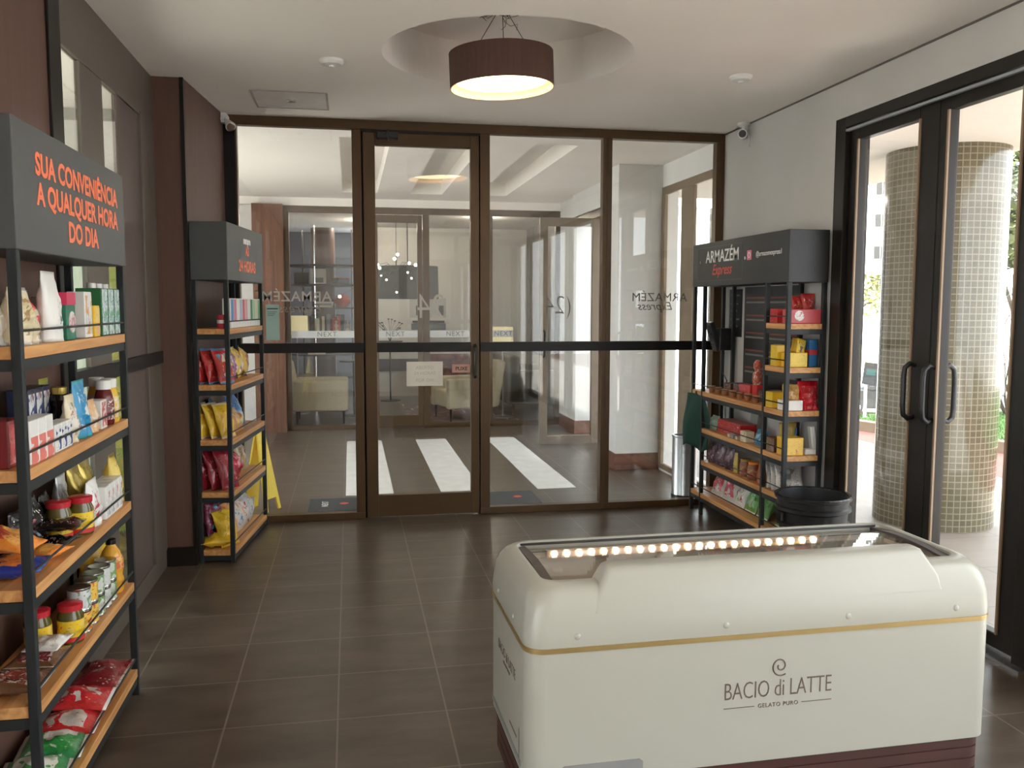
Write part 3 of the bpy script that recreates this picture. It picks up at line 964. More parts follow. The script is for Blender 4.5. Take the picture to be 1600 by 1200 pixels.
# cash-desk shaped housing along the front rim
HX0, HX1 = 0.665, 1.735
def hump(z, dx, ya, yb, rad):
    return rrect(HX0 + dx, ya, HX1 - dx, yb, rad, z, 6)
MB().loft([hump(0.665, -0.014, FY0 + 0.004, FY0 + 0.125, 0.012), hump(0.706, -0.004, FY0 + 0.011, FY0 + 0.122, 0.014), hump(0.766, 0.028, FY0 + 0.034, FY0 + 0.116, 0.018), hump(0.778, 0.034, FY0 + 0.042, FY0 + 0.110, 0.018), hump(0.783, 0.044, FY0 + 0.054, FY0 + 0.102, 0.014)]).build('front_housing', FREEZER, t, smooth=True)
# inside
IX0, IX1, IY0, IY1 = FX0 + ox0 + .01, FX1 - ox1 - .01, FY0 + oy0 + .01, FY1 - oy1 - .01
b = MB()
b.box(IX0, IY0, 0.40, IX1, IY1, 0.41)
b.box(IX0 - .004, IY0, 0.41, IX0, IY1, 0.70).box(IX1, IY0, 0.41, IX1 + .004, IY1, 0.70).box(IX0, IY0 - .004, 0.41, IX1, IY0, 0.70).box(IX0, IY1, 0.41, IX1, IY1 + .004, 0.70)
b.build('liner', LINER, t)
gl = MB()
n = 12
ringa = []
for k in range(n + 1):
    yy = IY0 + (IY1 - IY0) * k / n
    ringa.append((yy, 0.722 + 0.012 * math.sin(PI * k / n)))
for (ya, za), (yb, zb) in zip(ringa, ringa[1:]):
    gl._f([gl._v((IX0, ya, za)), gl._v((IX1, ya, za)), gl._v((IX1, yb, zb)), gl._v((IX0, yb, zb))])
    gl._f([gl._v((IX0, ya, za - .004)), gl._v((IX0, yb, zb - .004)), gl._v((IX1, yb, zb - .004)), gl._v((IX1, ya, za - .004))])
gl.build('sliding_glass', GLASS, t)
for xx in (IX0, IX1 - 0.03):
    b = MB()
    b.loft([[(xx, ya, za - 0.02), (xx + 0.03, ya, za - 0.02), (xx + 0.03, ya, za + 0.004), (xx, ya, za + 0.004)] for ya, za in ringa])
    b.build('glass_edge', mat('dark_rubber', (0.045, 0.035, 0.032), 0.45), t)
b = MB().box(IX0, IY1 - 0.008, 0.728, IX1, IY1, 0.736)
b.build('rear_rail', BLACKPL, t, bevel=0.002)
st = MB().box(IX0 + 0.10, IY1 - 0.024, 0.688, IX1 - 0.24, IY1 - 0.010, 0.714).build('led_strip', mat('strip_aluminium', (0.6, 0.5, 0.42), 0.4, 0.5), t)
for k in range(23):
    xx = IX0 + 0.125 + k * (IX1 - IX0 - 0.39) / 22
    MB().tube([(xx, IY1 - 0.0245, 0.702), (xx, IY1 - 0.030, 0.701)], 0.0095, 10).build('led', LEDM, st)
for xx in (0.605, 1.045, 1.43, 1.79):
    MB().sphere((xx, FY0 - 0.0, 0.606), 0.010, 14, 8, (1, 0.55, 1)).build('rivet', FREEZER, t, smooth=True)
for yy in (2.45, 2.68):
    MB().sphere((FX0, yy, 0.606), 0.010, 14, 8, (0.55, 1, 1)).build('rivet', FREEZER, t, smooth=True)
for xx in (FX0 + 0.12, FX1 - 0.12):
    for yy in (FY0 + 0.1, FY1 - 0.1):
        MB().tube([(xx - 0.015, yy, 0.027), (xx + 0.015, yy, 0.027)], 0.027, 18).build('caster', BLACKPL, t, smooth=True)
        MB().box(xx - 0.02, yy - 0.02, 0.05, xx + 0.02, yy + 0.02, 0.056)
# lettering on the front
yf = FY0 - 0.0006
lx = 1.213
text('brand_lettering', 'BACIO di LATTE', 0.0735, BROWNINK, t, (lx, yf, 0.405), FRONT, bold=-0.0009, sx=0.665, space=0.98)
text('brand_lettering', 'GELATO PURO', 0.018, BROWNINK, t, (lx, yf, 0.357), FRONT, sx=0.95, space=1.15)
b = MB()
b.box(1.043, yf - 0.0004, 0.3567, 1.138, yf + 0.0006, 0.3587).box(1.288, yf - 0.0004, 0.3567, 1.384, yf + 0.0006, 0.3587)
b.build('brand_rule', BROWNINK, t)
pts = []
for k in range(49):
    a = R(150) + k / 48 * R(515)
    rad = 0.007 + 0.023 * (k / 48) ** 1.1
    pts.append((lx + 0.004 + rad * math.cos(a) * 0.95, yf, 0.472 + rad * math.sin(a)))
MB().tube(pts, 0.0021, 8).build('brand_swirl', BROWNINK, t)
SIDE = (PI / 2, 0, -PI / 2)
text('brand_lettering', 'BACIO di LATTE', 0.046, BROWNINK, t, (FX0 - 0.0006, 2.55, 0.44), SIDE, bold=-0.0009, sx=0.8)
text('brand_lettering', 'GELATO PURO', 0.013, BROWNINK, t, (FX0 - 0.0006, 2.55, 0.41), SIDE, sx=1.2)
MB().box(FX0 - 0.001, 2.40, 0.262, FX0 + 0.001, 2.50, 0.268).build('side_marking', BROWNINK, t)
MB().box(FX0 - 0.001, 2.362, 0.215, FX0 + 0.001, 2.366, 0.31).build('side_marking', BROWNINK, t)
MB().box(FX0 - 0.003, 2.34, 0.207, FX0 + 0.002, 2.78, 0.222).build('side_vent', mat('grey_vent', (0.20, 0.22, 0.20), 0.5), t)
MB().loft([[(x, y, z) for x, y, z in ((0.56, FY0 - 0.002, 0.150), (0.80, FY0 - 0.002, 0.150), (0.80, FY0 - 0.002, 0.228), (0.79, FY0 - 0.002, 0.236), (0.57, FY0 - 0.002, 0.236), (0.56, FY0 - 0.002, 0.228))], [(x, FY0 + 0.016, z) for x, z in ((0.56, 0.150), (0.80, 0.150), (0.80, 0.228), (0.79, 0.236), (0.57, 0.236), (0.56, 0.228))]]).build('control_panel', mat('grey_panel', (0.19, 0.185, 0.18), 0.45), t)
# tubs and packs in the freezer
kinds = [((0.45, 0.05, 0.05), 'red'), ((0.55, 0.40, 0.22), 'tan'), ((0.70, 0.62, 0.55), 'cream'), ((0.62, 0.30, 0.25), 'rose'), ((0.20, 0.09, 0.05), 'chocolate')]
spots = []
for i in range(8):
    for j in range(2):
        spots.append((i, j))
for n_, (i, j) in enumerate(spots):
    c, nm = kinds[(i * 2 + j * 3) % 5]
    x, y = IX0 + 0.10 + i * 0.155, IY0 + 0.10 + j * 0.19
    tb = thing('ice_cream_tub', nm + ' ice cream tub, ' + ('front' if j == 0 else 'rear') + ' row, %s from the left under the freezer glass' % ('first', 'second', 'third', 'fourth', 'fifth', 'sixth', 'seventh', 'eighth')[i], 'tub', (0.0396 + x - 0.01745 * y, y + 0.01745 * x - 0.0077, 0.41), group='tubs in the freezer')
    MB().lathe([(0.050, 0), (0.056, 0.10), (0.056, 0.13)], n=24).build('tub', printed('tub_' + nm, c, (0.7, 0.62, 0.5), [v * .6 for v in c], 2), tb, smooth=True)
    MB().lathe([(0.059, 0.13), (0.059, 0.143), (0.054, 0.146)], n=24).build('lid', mat('lid_' + nm, [min(1, v * 1.2 + .08) for v in c], 0.4), tb, smooth=True)

# ---------------------------------------------------------------- bins
t = thing('waste_bin', 'black ribbed plastic bin at the near end of the right rack', 'bin', (2.515, 4.40, 0))
prof = [(0.150, 0.0), (0.172, 0.26), (0.180, 0.30), (0.196, 0.31), (0.196, 0.325), (0.183, 0.335), (0.186, 0.385), (0.203, 0.395), (0.203, 0.412), (0.190, 0.42), (0.192, 0.452), (0.206, 0.458), (0.206, 0.470), (0.182, 0.470), (0.165, 0.10), (0.155, 0.01)]
MB().lathe(prof, n=40, cap0=True, cap1=True).build('bucket', BLACKPL, t, smooth=True)
b = MB()
for k in range(8):
    b.box(-0.205 + 0.0, -0.03 + k * 0.008, 0.335, -0.185, -0.027 + k * 0.008, 0.385)
b.build('grip', BLACKPL, t)
b = MB().lathe([(0.200, 0.466), (0.209, 0.472), (0.200, 0.478), (0.186, 0.474), (0.172, 0.30), (0.160, 0.12)], n=40, cap0=False, cap1=False)
b.build('bin_liner', mat('bin_bag', (0.010, 0.010, 0.011), 0.25, bump=0.6, scale=40), t, smooth=True)
t = thing('steel_bin', 'tall brushed steel cylinder bin behind the right partition pane', 'bin', (2.585, 6.47, 0))
MB().lathe([(0.100, 0.0), (0.100, 0.02), (0.098, 0.025), (0.098, 0.485), (0.103, 0.49), (0.103, 0.50), (0.085, 0.50), (0.085, 0.40)], n=40).build('drum', STEEL, t, smooth=True)
MB().lathe([(0.102, 0.0), (0.102, 0.03), (0.099, 0.032)], n=40).build('foot_ring', BLACKPL, t)

# ---------------------------------------------------------------- card reader, posters and cloth by the right rack
t = thing('card_reader', 'black card payment terminal on the wall beside the right rack', 'payment terminal', (2.66, 5.99, 1.19))
MB().box(-0.04, -0.055, 0.0, 0.06, 0.055, 0.16).build('holder', BLACKPL, t, bevel=0.008)
m_ = Matrix.Translation((-0.06, 0, 0.09)) @ Matrix.Rotation(R(-18), 4, 'Y')
MB(m_).box(-0.02, -0.045, -0.10, 0.02, 0.045, 0.12).build('terminal', BLACKPL, t, bevel=0.008)
MB(m_).box(-0.0215, -0.036, 0.03, -0.0195, 0.036, 0.10).build('screen', mat('dark_screen', (0.05, 0.06, 0.065), 0.15), t)
b = MB(m_)
for i in range(4):
    for j in range(3):
        b.box(-0.0225, -0.032 + j * 0.024, -0.085 + i * 0.024, -0.0195, -0.016 + j * 0.024, -0.070 + i * 0.024)
b.build('keypad', mat('grey_keys', (0.10, 0.10, 0.10), 0.5), t)
MB().tube([(0.0, 0, 0.0), (0.02, 0.0, -0.08), (0.0, -0.03, -0.16), (0.03, -0.04, -0.22), (0.05, 0.03, -0.28)], 0.004, 8).build('cable', BLACKPL, t, smooth=True)
def poster(lab, ya, yb, za, zb, lines):
    o = tag(MB().box(XR - 0.008, ya, za, XR - 0.001, yb, zb).build('wall_poster', SIGNBLACK), lab, 'poster')
    for k, (z, c) in enumerate(lines):
        MB().box(XR - 0.0095, ya + 0.03 + 0.02 * (k % 3), z, XR - 0.008, yb - 0.03, z + 0.012).build('text_line', c, o)
GL = mat('grey_line2', (0.20, 0.19, 0.18), 0.6)
RL = mat('dull_red_line', (0.20, 0.06, 0.04), 0.6)
poster('small dark wall poster above the card terminal', 5.83, 6.03, 1.29, 1.63, [(1.58, GL), (1.52, GL), (1.47, GL), (1.41, GL), (1.36, GL)])
poster('large dark price board with red and grey lines behind the right rack', 4.98, 5.78, 0.93, 1.642, [(1.56, RL), (1.53, GL), (1.44, RL), (1.41, GL), (1.32, RL), (1.29, GL), (1.20, RL), (1.17, GL), (1.08, RL), (1.05, GL)])

t_ = MB()
GW, GN = 0.30, 14
cols = []
for i in range(GN + 1):
    s = i / GN
    row = []
    for j in range(GN + 1):
        v = j / GN
        wdt = 0.10 + 0.06 * math.sin(v * PI * .8) if v < .5 else 0.15 + 0.01 * v
        x = (s - .5) * 2 * wdt
        y = 0.018 * math.sin(s * 9 + v * 3) * v + 0.01 * math.sin(v * 7 + s * 4)
        row.append((x, y, -v * 0.40 + 0.02 * math.sin(s * 7) * v))
    cols.append(row)
vs = [[t_._v(p) for p in rw] for rw in cols]
for i in range(GN):
    for j in range(GN):
        t_._f([vs[i][j], vs[i + 1][j], vs[i + 1][j + 1], vs[i][j + 1]])
o = t_.build('hanging_apron', mat('dark_green_cloth', (0.012, 0.060, 0.045), 0.9, bump=0.3, scale=120), None, smooth=True)
md = o.modifiers.new('thick', 'SOLIDIFY')
md.thickness = 0.006
o.location = (2.47, 5.985, 0.875)
o.rotation_euler = (0, 0, R(-75))
tag(o, 'dark green cloth hanging from the far end of the right rack', 'cloth')
MB().tube([(0, 0, 0.0), (0.0, 0.0, 0.012), (0, 0.0, 0.02)], 0.006, 8).build('hanging_loop', mat('dark_green_cloth', (0.012, 0.060, 0.045)), o)

# ---------------------------------------------------------------- packaged goods
def rack_xf(rk):
    return Matrix.Translation(rk[0]) @ Matrix.Rotation(rk[1], 4, 'Z')
def place(o, rk, x, y, z, rot=0.0, tilt=0.0, roll=0.0):
    p = rack_xf(rk) @ Vector((x, y, z))
    o.location = p
    o.rotation_euler = (tilt, roll, rk[1] + rot)
    return o

def carton(w, d, h, body, front=None, cap=None, top=None, label=None, cat='carton', group=None, name='carton', fz=(0.08, 0.92), band=None):
    o = MB().box(-w / 2, -d / 2, 0, w / 2, d / 2, h).build(name, body, bevel=min(0.003, w * .06))
    tag(o, label, cat, group)
    if front:
        MB().box(-w * .44, -d / 2 - 0.0008, h * fz[0], w * .44, -d / 2 + 0.001, h * fz[1]).build('front_print', front, o)
    if band:
        MB().box(-w / 2 - .0006, -d / 2 - 0.0012, h * band[0], w / 2 + .0006, d / 2 + .0006, h * band[1]).build('printed_band', band[2], o)
    if top:
        MB().box(-w / 2 + .001, -d / 2 + .001, h, w / 2 - .001, d / 2 - .001, h + 0.0012).build('top_flap', top, o)
    if cap:
        MB().lathe([(0.015, h), (0.015, h + 0.016), (0.013, h + 0.018)], n=18).build('cap', cap, o, smooth=True)
    return o

def bag(w, h, t, body, patch=None, seal=None, label=None, cat='bag', group=None, name='snack_bag', stand=False, seed=0, amp=1.0, rect=(0.12, 0.88, 0.18, 0.82), crimp=0.06):
    """Pillow bag standing upright on its lower end; front faces -y."""
    nu, nv = 14, 18
    b = MB()
    fr, bk = [], []
    for j in range(nv + 1):
        v = j / nv
        rf, rb = [], []
        for i in range(nu + 1):
            u = 2 * i / nu - 1
            fu = max(0.0, 1 - abs(u) ** 2.6) ** 0.6
            if stand:
                fv = 1.0 if v < .35 else max(0.0, 1 - ((v - .35) / .65) ** 1.8)
                fv = max(fv, 0.0)
            else:
                q = min(v, 1 - v)
                fv = 0 if q < crimp else min(1.0, ((q - crimp) / 0.3)) ** 0.6
            th = max(0.0012, t / 2 * fu * fv)
            nz1 = noise.noise(Vector((u * 2.2 + seed * 3.1, v * 3.0 * h / w, seed * 1.7)))
            nz2 = noise.noise(Vector((u * 5 + seed * 5.3, v * 6 * h / w, 4 + seed)))
            wob = (nz1 * 0.30 + nz2 * 0.16) * t * amp * (0.25 + fv * fu)
            xs_ = u * w / 2 * (1 - 0.07 * fv * (1 - abs(2 * v - 1)) + 0.03 * nz1)
            z = v * h
            rf.append(b._v((xs_, -th + wob * .7, z)))
            rb.append(b._v((xs_ , th + wob * .7 + 0.0004, z)))
        fr.append(rf)
        bk.append(rb)
    for j in range(nv):
        for i in range(nu):
            uu, vv = (i + .5) / nu, (j + .5) / nv
            b.mi = 1 if rect[0] < uu < rect[1] and rect[2] < vv < rect[3] else 0
            if vv < crimp or vv > 1 - crimp:
                b.mi = 2
            b._f([fr[j][i], fr[j][i + 1], fr[j + 1][i + 1], fr[j + 1][i]])
            b._f([bk[j][i + 1], bk[j][i], bk[j + 1][i], bk[j + 1][i + 1]])
    b.mi = 0
    for j in range(nv):
        b._f([bk[j][0], fr[j][0], fr[j + 1][0], bk[j + 1][0]])
        b._f([fr[j][nu], bk[j][nu], bk[j + 1][nu], fr[j + 1][nu]])
    for i in range(nu):
        b._f([bk[0][i], bk[0][i + 1], fr[0][i + 1], fr[0][i]])
        b._f([fr[nv][i], fr[nv][i + 1], bk[nv][i + 1], bk[nv][i]])
    o = b.build(name, [film(body), film(patch or body), film(seal or body)] if not stand else [body, patch or body, seal or body])
    for p in o.data.polygons:
        p.use_smooth = True
    return tag(o, label, cat, group)

def lie(o, rk, x, y, z, w, h, t, rot=0.0, slope=0.0):
    """Lay a bag flat: its height runs along the shelf depth or, turned by rot, along the shelf."""
    p = rack_xf(rk) @ Vector((x, y, z + t * 0.5 + 0.004))
    o.rotation_euler = (-PI / 2 + slope, 0, rk[1] + rot)
    off = Matrix.Rotation(rk[1] + rot, 4, 'Z') @ Vector((0, -h / 2, 0))
    o.location = p + off
    o.data.transform(Matrix.Identity(4))
    return o

def lathe_pack(name, prof, body, label, cat, group=None, n=24, lid=None, lidm=None, lab=None, labm=None, extra=None):
    o = MB().lathe(prof, n=n).build(name, body, smooth=True)
    tag(o, label, cat, group)
    if lid:
        MB().lathe(lid, n=n).build('lid' if name in ('jar', 'can') else 'cap', lidm, o, smooth=True)
    if lab:
        MB().lathe(lab, n=n, cap0=False, cap1=False).build('label', labm, o, smooth=True)
    if extra:
        MB().lathe(extra[0], n=n).build('base_band', extra[1], o, smooth=True)
    return o

W_ = (0.75, 0.74, 0.70)
red, dred, yel, ora, blu, grn, blk, gold, brn, crm = (0.55, 0.03, 0.03), (0.22, 0.015, 0.02), (0.80, 0.52, 0.03), (0.85, 0.28, 0.04), (0.05, 0.20, 0.55), (0.03, 0.25, 0.08), (0.012, 0.011, 0.011), (0.45, 0.33, 0.08), (0.16, 0.07, 0.03), (0.70, 0.60, 0.42)
def solid(nm, c, rough=0.35, **k):
    return mat('pack_' + nm, c, rough, var=0.05, **k)
WH = solid('white', W_)
RD_ = solid('red', red)
DR = solid('dark_red', dred, 0.25)
YE = solid('yellow', yel)
OR = solid('orange', ora)
BL = solid('blue', blu)
GN_ = solid('green', grn)
BK = solid('black', blk, 0.22)
GO = solid('gold_foil', gold, 0.28, metal=0.6)
BR = solid('brown', brn)
CR_ = solid('cream', crm)
SILV = solid('silver', (0.55, 0.55, 0.55), 0.3, metal=0.5)
CLEAR = solid('cloudy_film', (0.50, 0.47, 0.42), 0.25)

# ===== near-left rack, top shelf
z = 1.406
S1 = 'groceries on the top shelf of the near rack'
A = R1
place(bag(0.17, 0.165, 0.09, CLEAR, printed('loaf_white', (0.55, 0.50, 0.43), (0.40, 0.33, 0.25), (0.62, 0.60, 0.55), 2.0), None, 'cloudy white bread bag at the near end of the top shelf, behind the post', 'bag', S1, 'bread_bag', True, 1), A, 0.115, 0.125, z, 0.2)
place(bag(0.13, 0.155, 0.085, CR_, printed('loaf_yellow', (0.62, 0.54, 0.34), (0.60, 0.48, 0.10), (0.36, 0.22, 0.10), 2.2, seed=2), CLEAR, 'beige bread bag with yellow print beside the near post', 'bag', S1, 'bread_bag', True, 2), A, 0.155, 0.058, z, 0.0)
place(bag(0.13, 0.150, 0.085, CLEAR, printed('loaf_red', (0.62, 0.05, 0.05), (0.55, 0.45, 0.36), (0.30, 0.16, 0.08), 1.6, stretch=(.5, .5, 1.6), seed=1.3), CLEAR, 'bread bag with a red printed panel next to the beige one', 'bag', S1, 'bread_bag', True, 3), A, 0.265, 0.09, z)
place(bag(0.115, 0.205, 0.06, WH, printed('pouch_bw', W_, (0.10, 0.09, 0.09), (0.60, 0.58, 0.54), 4.5, w=(.36, .6), seed=4), WH, 'tall white pouch with black print, tallest on the top shelf', 'pouch', S1, 'flour_pouch', True, 4, .5, (0.3, 0.9, 0.15, 0.6)), A, 0.362, 0.042, z)
o = place(carton(0.085, 0.06, 0.145, solid('deep_green', (0.02, 0.16, 0.09)), None, None, None, 'green and red drink carton with an oval white label', 'carton', S1, 'drink_carton', band=(0.74, 1.001, solid('crimson', (0.62, 0.03, 0.10)))), A, 0.475, 0.044, z)
MB().tube([(0.004, -0.0295, 0.055), (0.004, -0.0312, 0.055)], 0.033, 24).build('oval_label', printed('pink_oval', (0.72, 0.60, 0.58), (0.55, 0.20, 0.25), W_, 3), o)
place(carton(0.06, 0.06, 0.13, solid('taupe', (0.32, 0.27, 0.22)), None, None, solid('dark_flap', (0.05, 0.04, 0.04)), 'taupe box painted as the shaded side of the white carton', 'carton', S1, 'shaded_side_box'), A, 0.60, 0.13, z)  # stand-in for the white carton's side, its shade put into the colour
place(carton(0.078, 0.055, 0.150, WH, printed('almond', W_, (0.10, 0.32, 0.65), (0.72, 0.38, 0.12), 2.2, w=(.40, .58), seed=6), None, None, 'white carton with a blue panel and orange print', 'carton', S1, 'drink_carton'), A, 0.66, 0.042, z)
place(carton(0.060, 0.05, 0.105, YE, printed('yellow_oats', (0.80, 0.55, 0.10), (0.80, 0.38, 0.25), (0.78, 0.62, 0.30), 3, seed=3), None, None, 'short yellow and orange carton in front of the white one', 'carton', S1, 'drink_carton'), A, 0.738, 0.034, z)
g = printed('coconut', (0.70, 0.76, 0.76), (0.05, 0.25, 0.40), (0.12, 0.42, 0.16), 3.5, w=(.40, .58), stretch=(1, 1, 1.8), seed=9)
for k, lab in enumerate(('tall green, white and blue carton with white cap, nearest of three', 'tall green, white and blue carton with white cap, middle of three', 'tall green, white and blue carton with white cap, last of three by the far post')):
    place(carton(0.075, 0.085, 0.165, solid('leaf_green', (0.03, 0.15, 0.05)), g, WH, None, lab, 'carton', S1, 'drink_carton', fz=(0.02, 0.98)), A, 0.862 + k * 0.081, 0.058, z)

# ===== second shelf
z = 1.086
S2 = 'groceries on the second shelf of the near rack'
place(carton(0.10, 0.15, 0.125, DR, printed('red_wrap', (0.42, 0.02, 0.03), (0.55, 0.08, 0.08), (0.60, 0.55, 0.50), 2.2, w=(.5, .68)), None, None, 'red shrink-wrapped pack at the near end of the second shelf', 'pack', S2, 'multipack'), A, 0.075, 0.125, z, 0.0)
pj = printed('fruit_print', (0.75, 0.20, 0.16), (0.72, 0.70, 0.66), (0.70, 0.10, 0.12), 1.5, stretch=(.3, .3, 1.4), w=(.42, .6))
for k in range(3):
    place(carton(0.060, 0.05, 0.118, WH, pj, None, None, ('first', 'second', 'third')[k] + ' white juice carton with a red fruit, counted from the near post', 'carton', S2, 'juice_carton', fz=(0.0, 0.62)), A, 0.105 + k * 0.0635, 0.038, z)
pb = printed('navy_print', (0.70, 0.70, 0.70), (0.03, 0.05, 0.16), (0.25, 0.12, 0.14), 2.0, stretch=(1, 1, 1.4), w=(.46, .62))
for k, (x, y) in enumerate(((0.36, 0.13), (0.425, 0.13), (0.49, 0.13))):
    place(carton(0.058, 0.06, 0.178, solid('navy', (0.02, 0.025, 0.06)), pb, None, BK, ('tall navy and white carton nearest the post, behind the juices', 'tall navy and white carton in the middle behind the juices', 'tall navy and white carton with two white panels, behind the third juice')[k], 'carton', S2, 'milk_carton'), A, x, y, z)
for k in range(3):
    place(carton(0.048, 0.045, 0.082, WH, printed('small_navy', W_, (0.03, 0.06, 0.25), (0.55, 0.52, 0.50), 1.6, stretch=(.4, .4, 1.3), w=(.45, .62)), None, None, ('first', 'second', 'third')[k] + ' small white and navy carton right of the juices', 'carton', S2, 'milk_carton'), A, 0.298 + k * 0.052, 0.034, z)
lathe = lathe_pack('squat_bottle', [(0.036, 0), (0.038, 0.02), (0.038, 0.085), (0.026, 0.10), (0.030, 0.115), (0.034, 0.13), (0.026, 0.148)], solid('dark_syrup', (0.010, 0.007, 0.006), 0.15), 'squat black bottle behind the small navy cartons', 'bottle', S2, lid=[(0.022, 0.146), (0.024, 0.168), (0.020, 0.17)], lidm=GO)
place(lathe, A, 0.535, 0.078, z)
place(bag(0.085, 0.19, 0.04, solid('lime_pouch', (0.42, 0.40, 0.05)), printed('lime_print', (0.55, 0.50, 0.08), (0.12, 0.22, 0.05), (0.68, 0.62, 0.40), 3), None, 'lime green pouch standing behind the black bottle', 'pouch', S2, 'sauce_pouch', True, 5), A, 0.62, 0.15, z)
place(bag(0.085, 0.15, 0.045, CR_, printed('oat_print', (0.66, 0.62, 0.54), (0.28, 0.26, 0.12), (0.50, 0.16, 0.10), 3.4, w=(.38, .64), seed=2), None, 'narrow cream pouch left of the blue pouch', 'pouch', S2, 'sauce_pouch', True, 6), A, 0.485, 0.036, z)
place(bag(0.125, 0.185, 0.055, solid('sky_blue', (0.04, 0.27, 0.48)), printed('blue_print', (0.03, 0.24, 0.46), (0.30, 0.52, 0.66), (0.68, 0.66, 0.62), 2.6, w=(.40, .60), seed=7), solid('teal', (0.05, 0.33, 0.40)), 'bright blue milk powder pouch, largest on the second shelf', 'pouch', S2, 'milk_pouch', True, 7), A, 0.60, 0.042, z)
place(bag(0.07, 0.125, 0.05, WH, printed('white_blue', W_, (0.10, 0.33, 0.50), (0.62, 0.60, 0.56), 3), None, 'white pouch peeping out behind the blue pouch', 'pouch', S2, 'milk_pouch', True, 8), A, 0.74, 0.13, z)
place(bag(0.075, 0.11, 0.045, solid('peach', (0.66, 0.40, 0.20)), printed('peach_print', (0.70, 0.45, 0.24), (0.68, 0.60, 0.48), (0.55, 0.22, 0.10), 2.4), None, 'peach coloured pouch right of the blue pouch', 'pouch', S2, 'soup_pouch', True, 9), A, 0.71, 0.037, z)
place(carton(0.065, 0.05, 0.10, WH, printed('bean_can', (0.55, 0.08, 0.07), W_, (0.65, 0.35, 0.28), 1.8, w=(.44, .64)), None, None, 'small white and red box between the peach pouch and the ketchup', 'carton', S2, 'soup_box'), A, 0.80, 0.04, z)
def sauce(bodym, labm, label):
    return lathe_pack('sauce_bottle', [(0.030, 0), (0.034, 0.01), (0.034, 0.07), (0.031, 0.10), (0.024, 0.125), (0.021, 0.128)], bodym, label, 'bottle', S2, lid=[(0.026, 0.127), (0.027, 0.158), (0.024, 0.16)], lidm=WH, lab=[(0.0348, 0.02), (0.0348, 0.07), (0.0325, 0.095)], labm=labm)
place(sauce(solid('ketchup', (0.12, 0.012, 0.012), 0.2), printed('ketchup_label', (0.16, 0.02, 0.02), (0.60, 0.50, 0.42), (0.30, 0.03, 0.03), 2, w=(.4, .6)), 'dark red sauce bottle with white cap'), A, 0.90, 0.042, z)
place(sauce(solid('mustard', (0.70, 0.42, 0.05), 0.25), printed('mustard_label', (0.72, 0.50, 0.10), (0.65, 0.60, 0.45), (0.50, 0.30, 0.05), 2), 'yellow mustard bottle with white cap beside the dark red bottle'), A, 0.972, 0.042, z)
place(sauce(solid('mustard', (0.70, 0.42, 0.05), 0.25), printed('mustard_label2', (0.70, 0.62, 0.38), (0.72, 0.50, 0.10), (0.40, 0.20, 0.05), 2), 'yellow mustard bottle with white cap nearest the far post'), A, 1.028, 0.098, z)

# ===== third shelf
z = 0.769
S3 = 'groceries on the third shelf of the near rack'
ob = printed('orange_blue', (0.80, 0.26, 0.05), (0.03, 0.06, 0.36), (0.75, 0.55, 0.35), 2.0, w=(.40, .62), seed=5)
lie(bag(0.16, 0.19, 0.05, solid('royal', (0.02, 0.05, 0.35)), ob, BL, 'royal blue and orange biscuit bag lying at the near end of the third shelf', 'bag', S3, 'biscuit_bag', False, 11), A, 0.135, 0.105, z, .16, .19, .05, 0.1)
lie(bag(0.15, 0.18, 0.05, OR, printed('orange_face', (0.85, 0.40, 0.10), (0.60, 0.08, 0.05), (0.70, 0.50, 0.30), 2.2, w=(.4, .64), seed=8), OR, 'orange biscuit bag leaning on top of the blue one', 'bag', S3, 'biscuit_bag', False, 12), A, 0.12, 0.115, z + 0.055, .15, .18, .05, -0.1, 0.3)
lie(bag(0.11, 0.14, 0.04, OR, printed('orange_plain', (0.80, 0.40, 0.10), (0.72, 0.30, 0.05), (0.25, 0.10, 0.20), 2.0, w=(.44, .7), seed=3), OR, 'small orange pack just right of the near post', 'bag', S3, 'biscuit_bag', False, 13), A, 0.285, 0.065, z, .11, .14, .04, 1.3)
bp_ = printed('black_coffee', blk, (0.16, 0.02, 0.02), (0.10, 0.09, 0.08), 2.4, w=(.40, .7), rough=0.18, seed=1)
for k, (x, y, h) in enumerate(((0.34, 0.15, 0.14), (0.46, 0.155, 0.15), (0.58, 0.155, 0.14))):
    place(bag(0.11, h, 0.06, BK, bp_, BK, ('glossy black coffee pouch nearest the post', 'glossy black coffee pouch in the middle behind the jars', 'glossy black coffee pouch behind the second jar')[k], 'pouch', S3, 'coffee_pouch', True, 14 + k, 1.6), A, x, y, z, 0.1 * (k - 1))
bf = printed('black_flat', blk, (0.22, 0.14, 0.09), (0.30, 0.24, 0.20), 3.0, w=(.36, .68), rough=0.2, seed=2)
lie(bag(0.13, 0.15, 0.035, BK, bf, BK, 'flat black pack lying in front of the first jar', 'pack', S3, 'coffee_pack', False, 18), A, 0.40, 0.085, z, .13, .15, .035, 1.4)
lie(bag(0.13, 0.14, 0.035, BK, bf, BK, 'flat black pack lying on another, in front of the second jar', 'pack', S3, 'coffee_pack', False, 19), A, 0.47, 0.072, z + 0.036, .13, .14, .035, 1.7, 0.05)
OLIVE = solid('olive_brine', (0.10, 0.075, 0.015), 0.12)
def jar(label, group, lb=None):
    return lathe_pack('jar', [(0.036, 0), (0.039, 0.008), (0.039, 0.085), (0.032, 0.102), (0.032, 0.106)], OLIVE, label, 'jar', group, lid=[(0.036, 0.104), (0.037, 0.122), (0.033, 0.124)], lidm=solid('red_lid', (0.50, 0.02, 0.03), 0.3), lab=[(0.0396, 0.022), (0.0396, 0.075)], labm=lb or printed('olive_label', (0.82, 0.55, 0.03), (0.80, 0.58, 0.10), (0.66, 0.12, 0.08), 1.2, w=(.45, .66)), extra=([(0.0398, 0.008), (0.0398, 0.021)], solid('red_band', (0.55, 0.03, 0.03))))
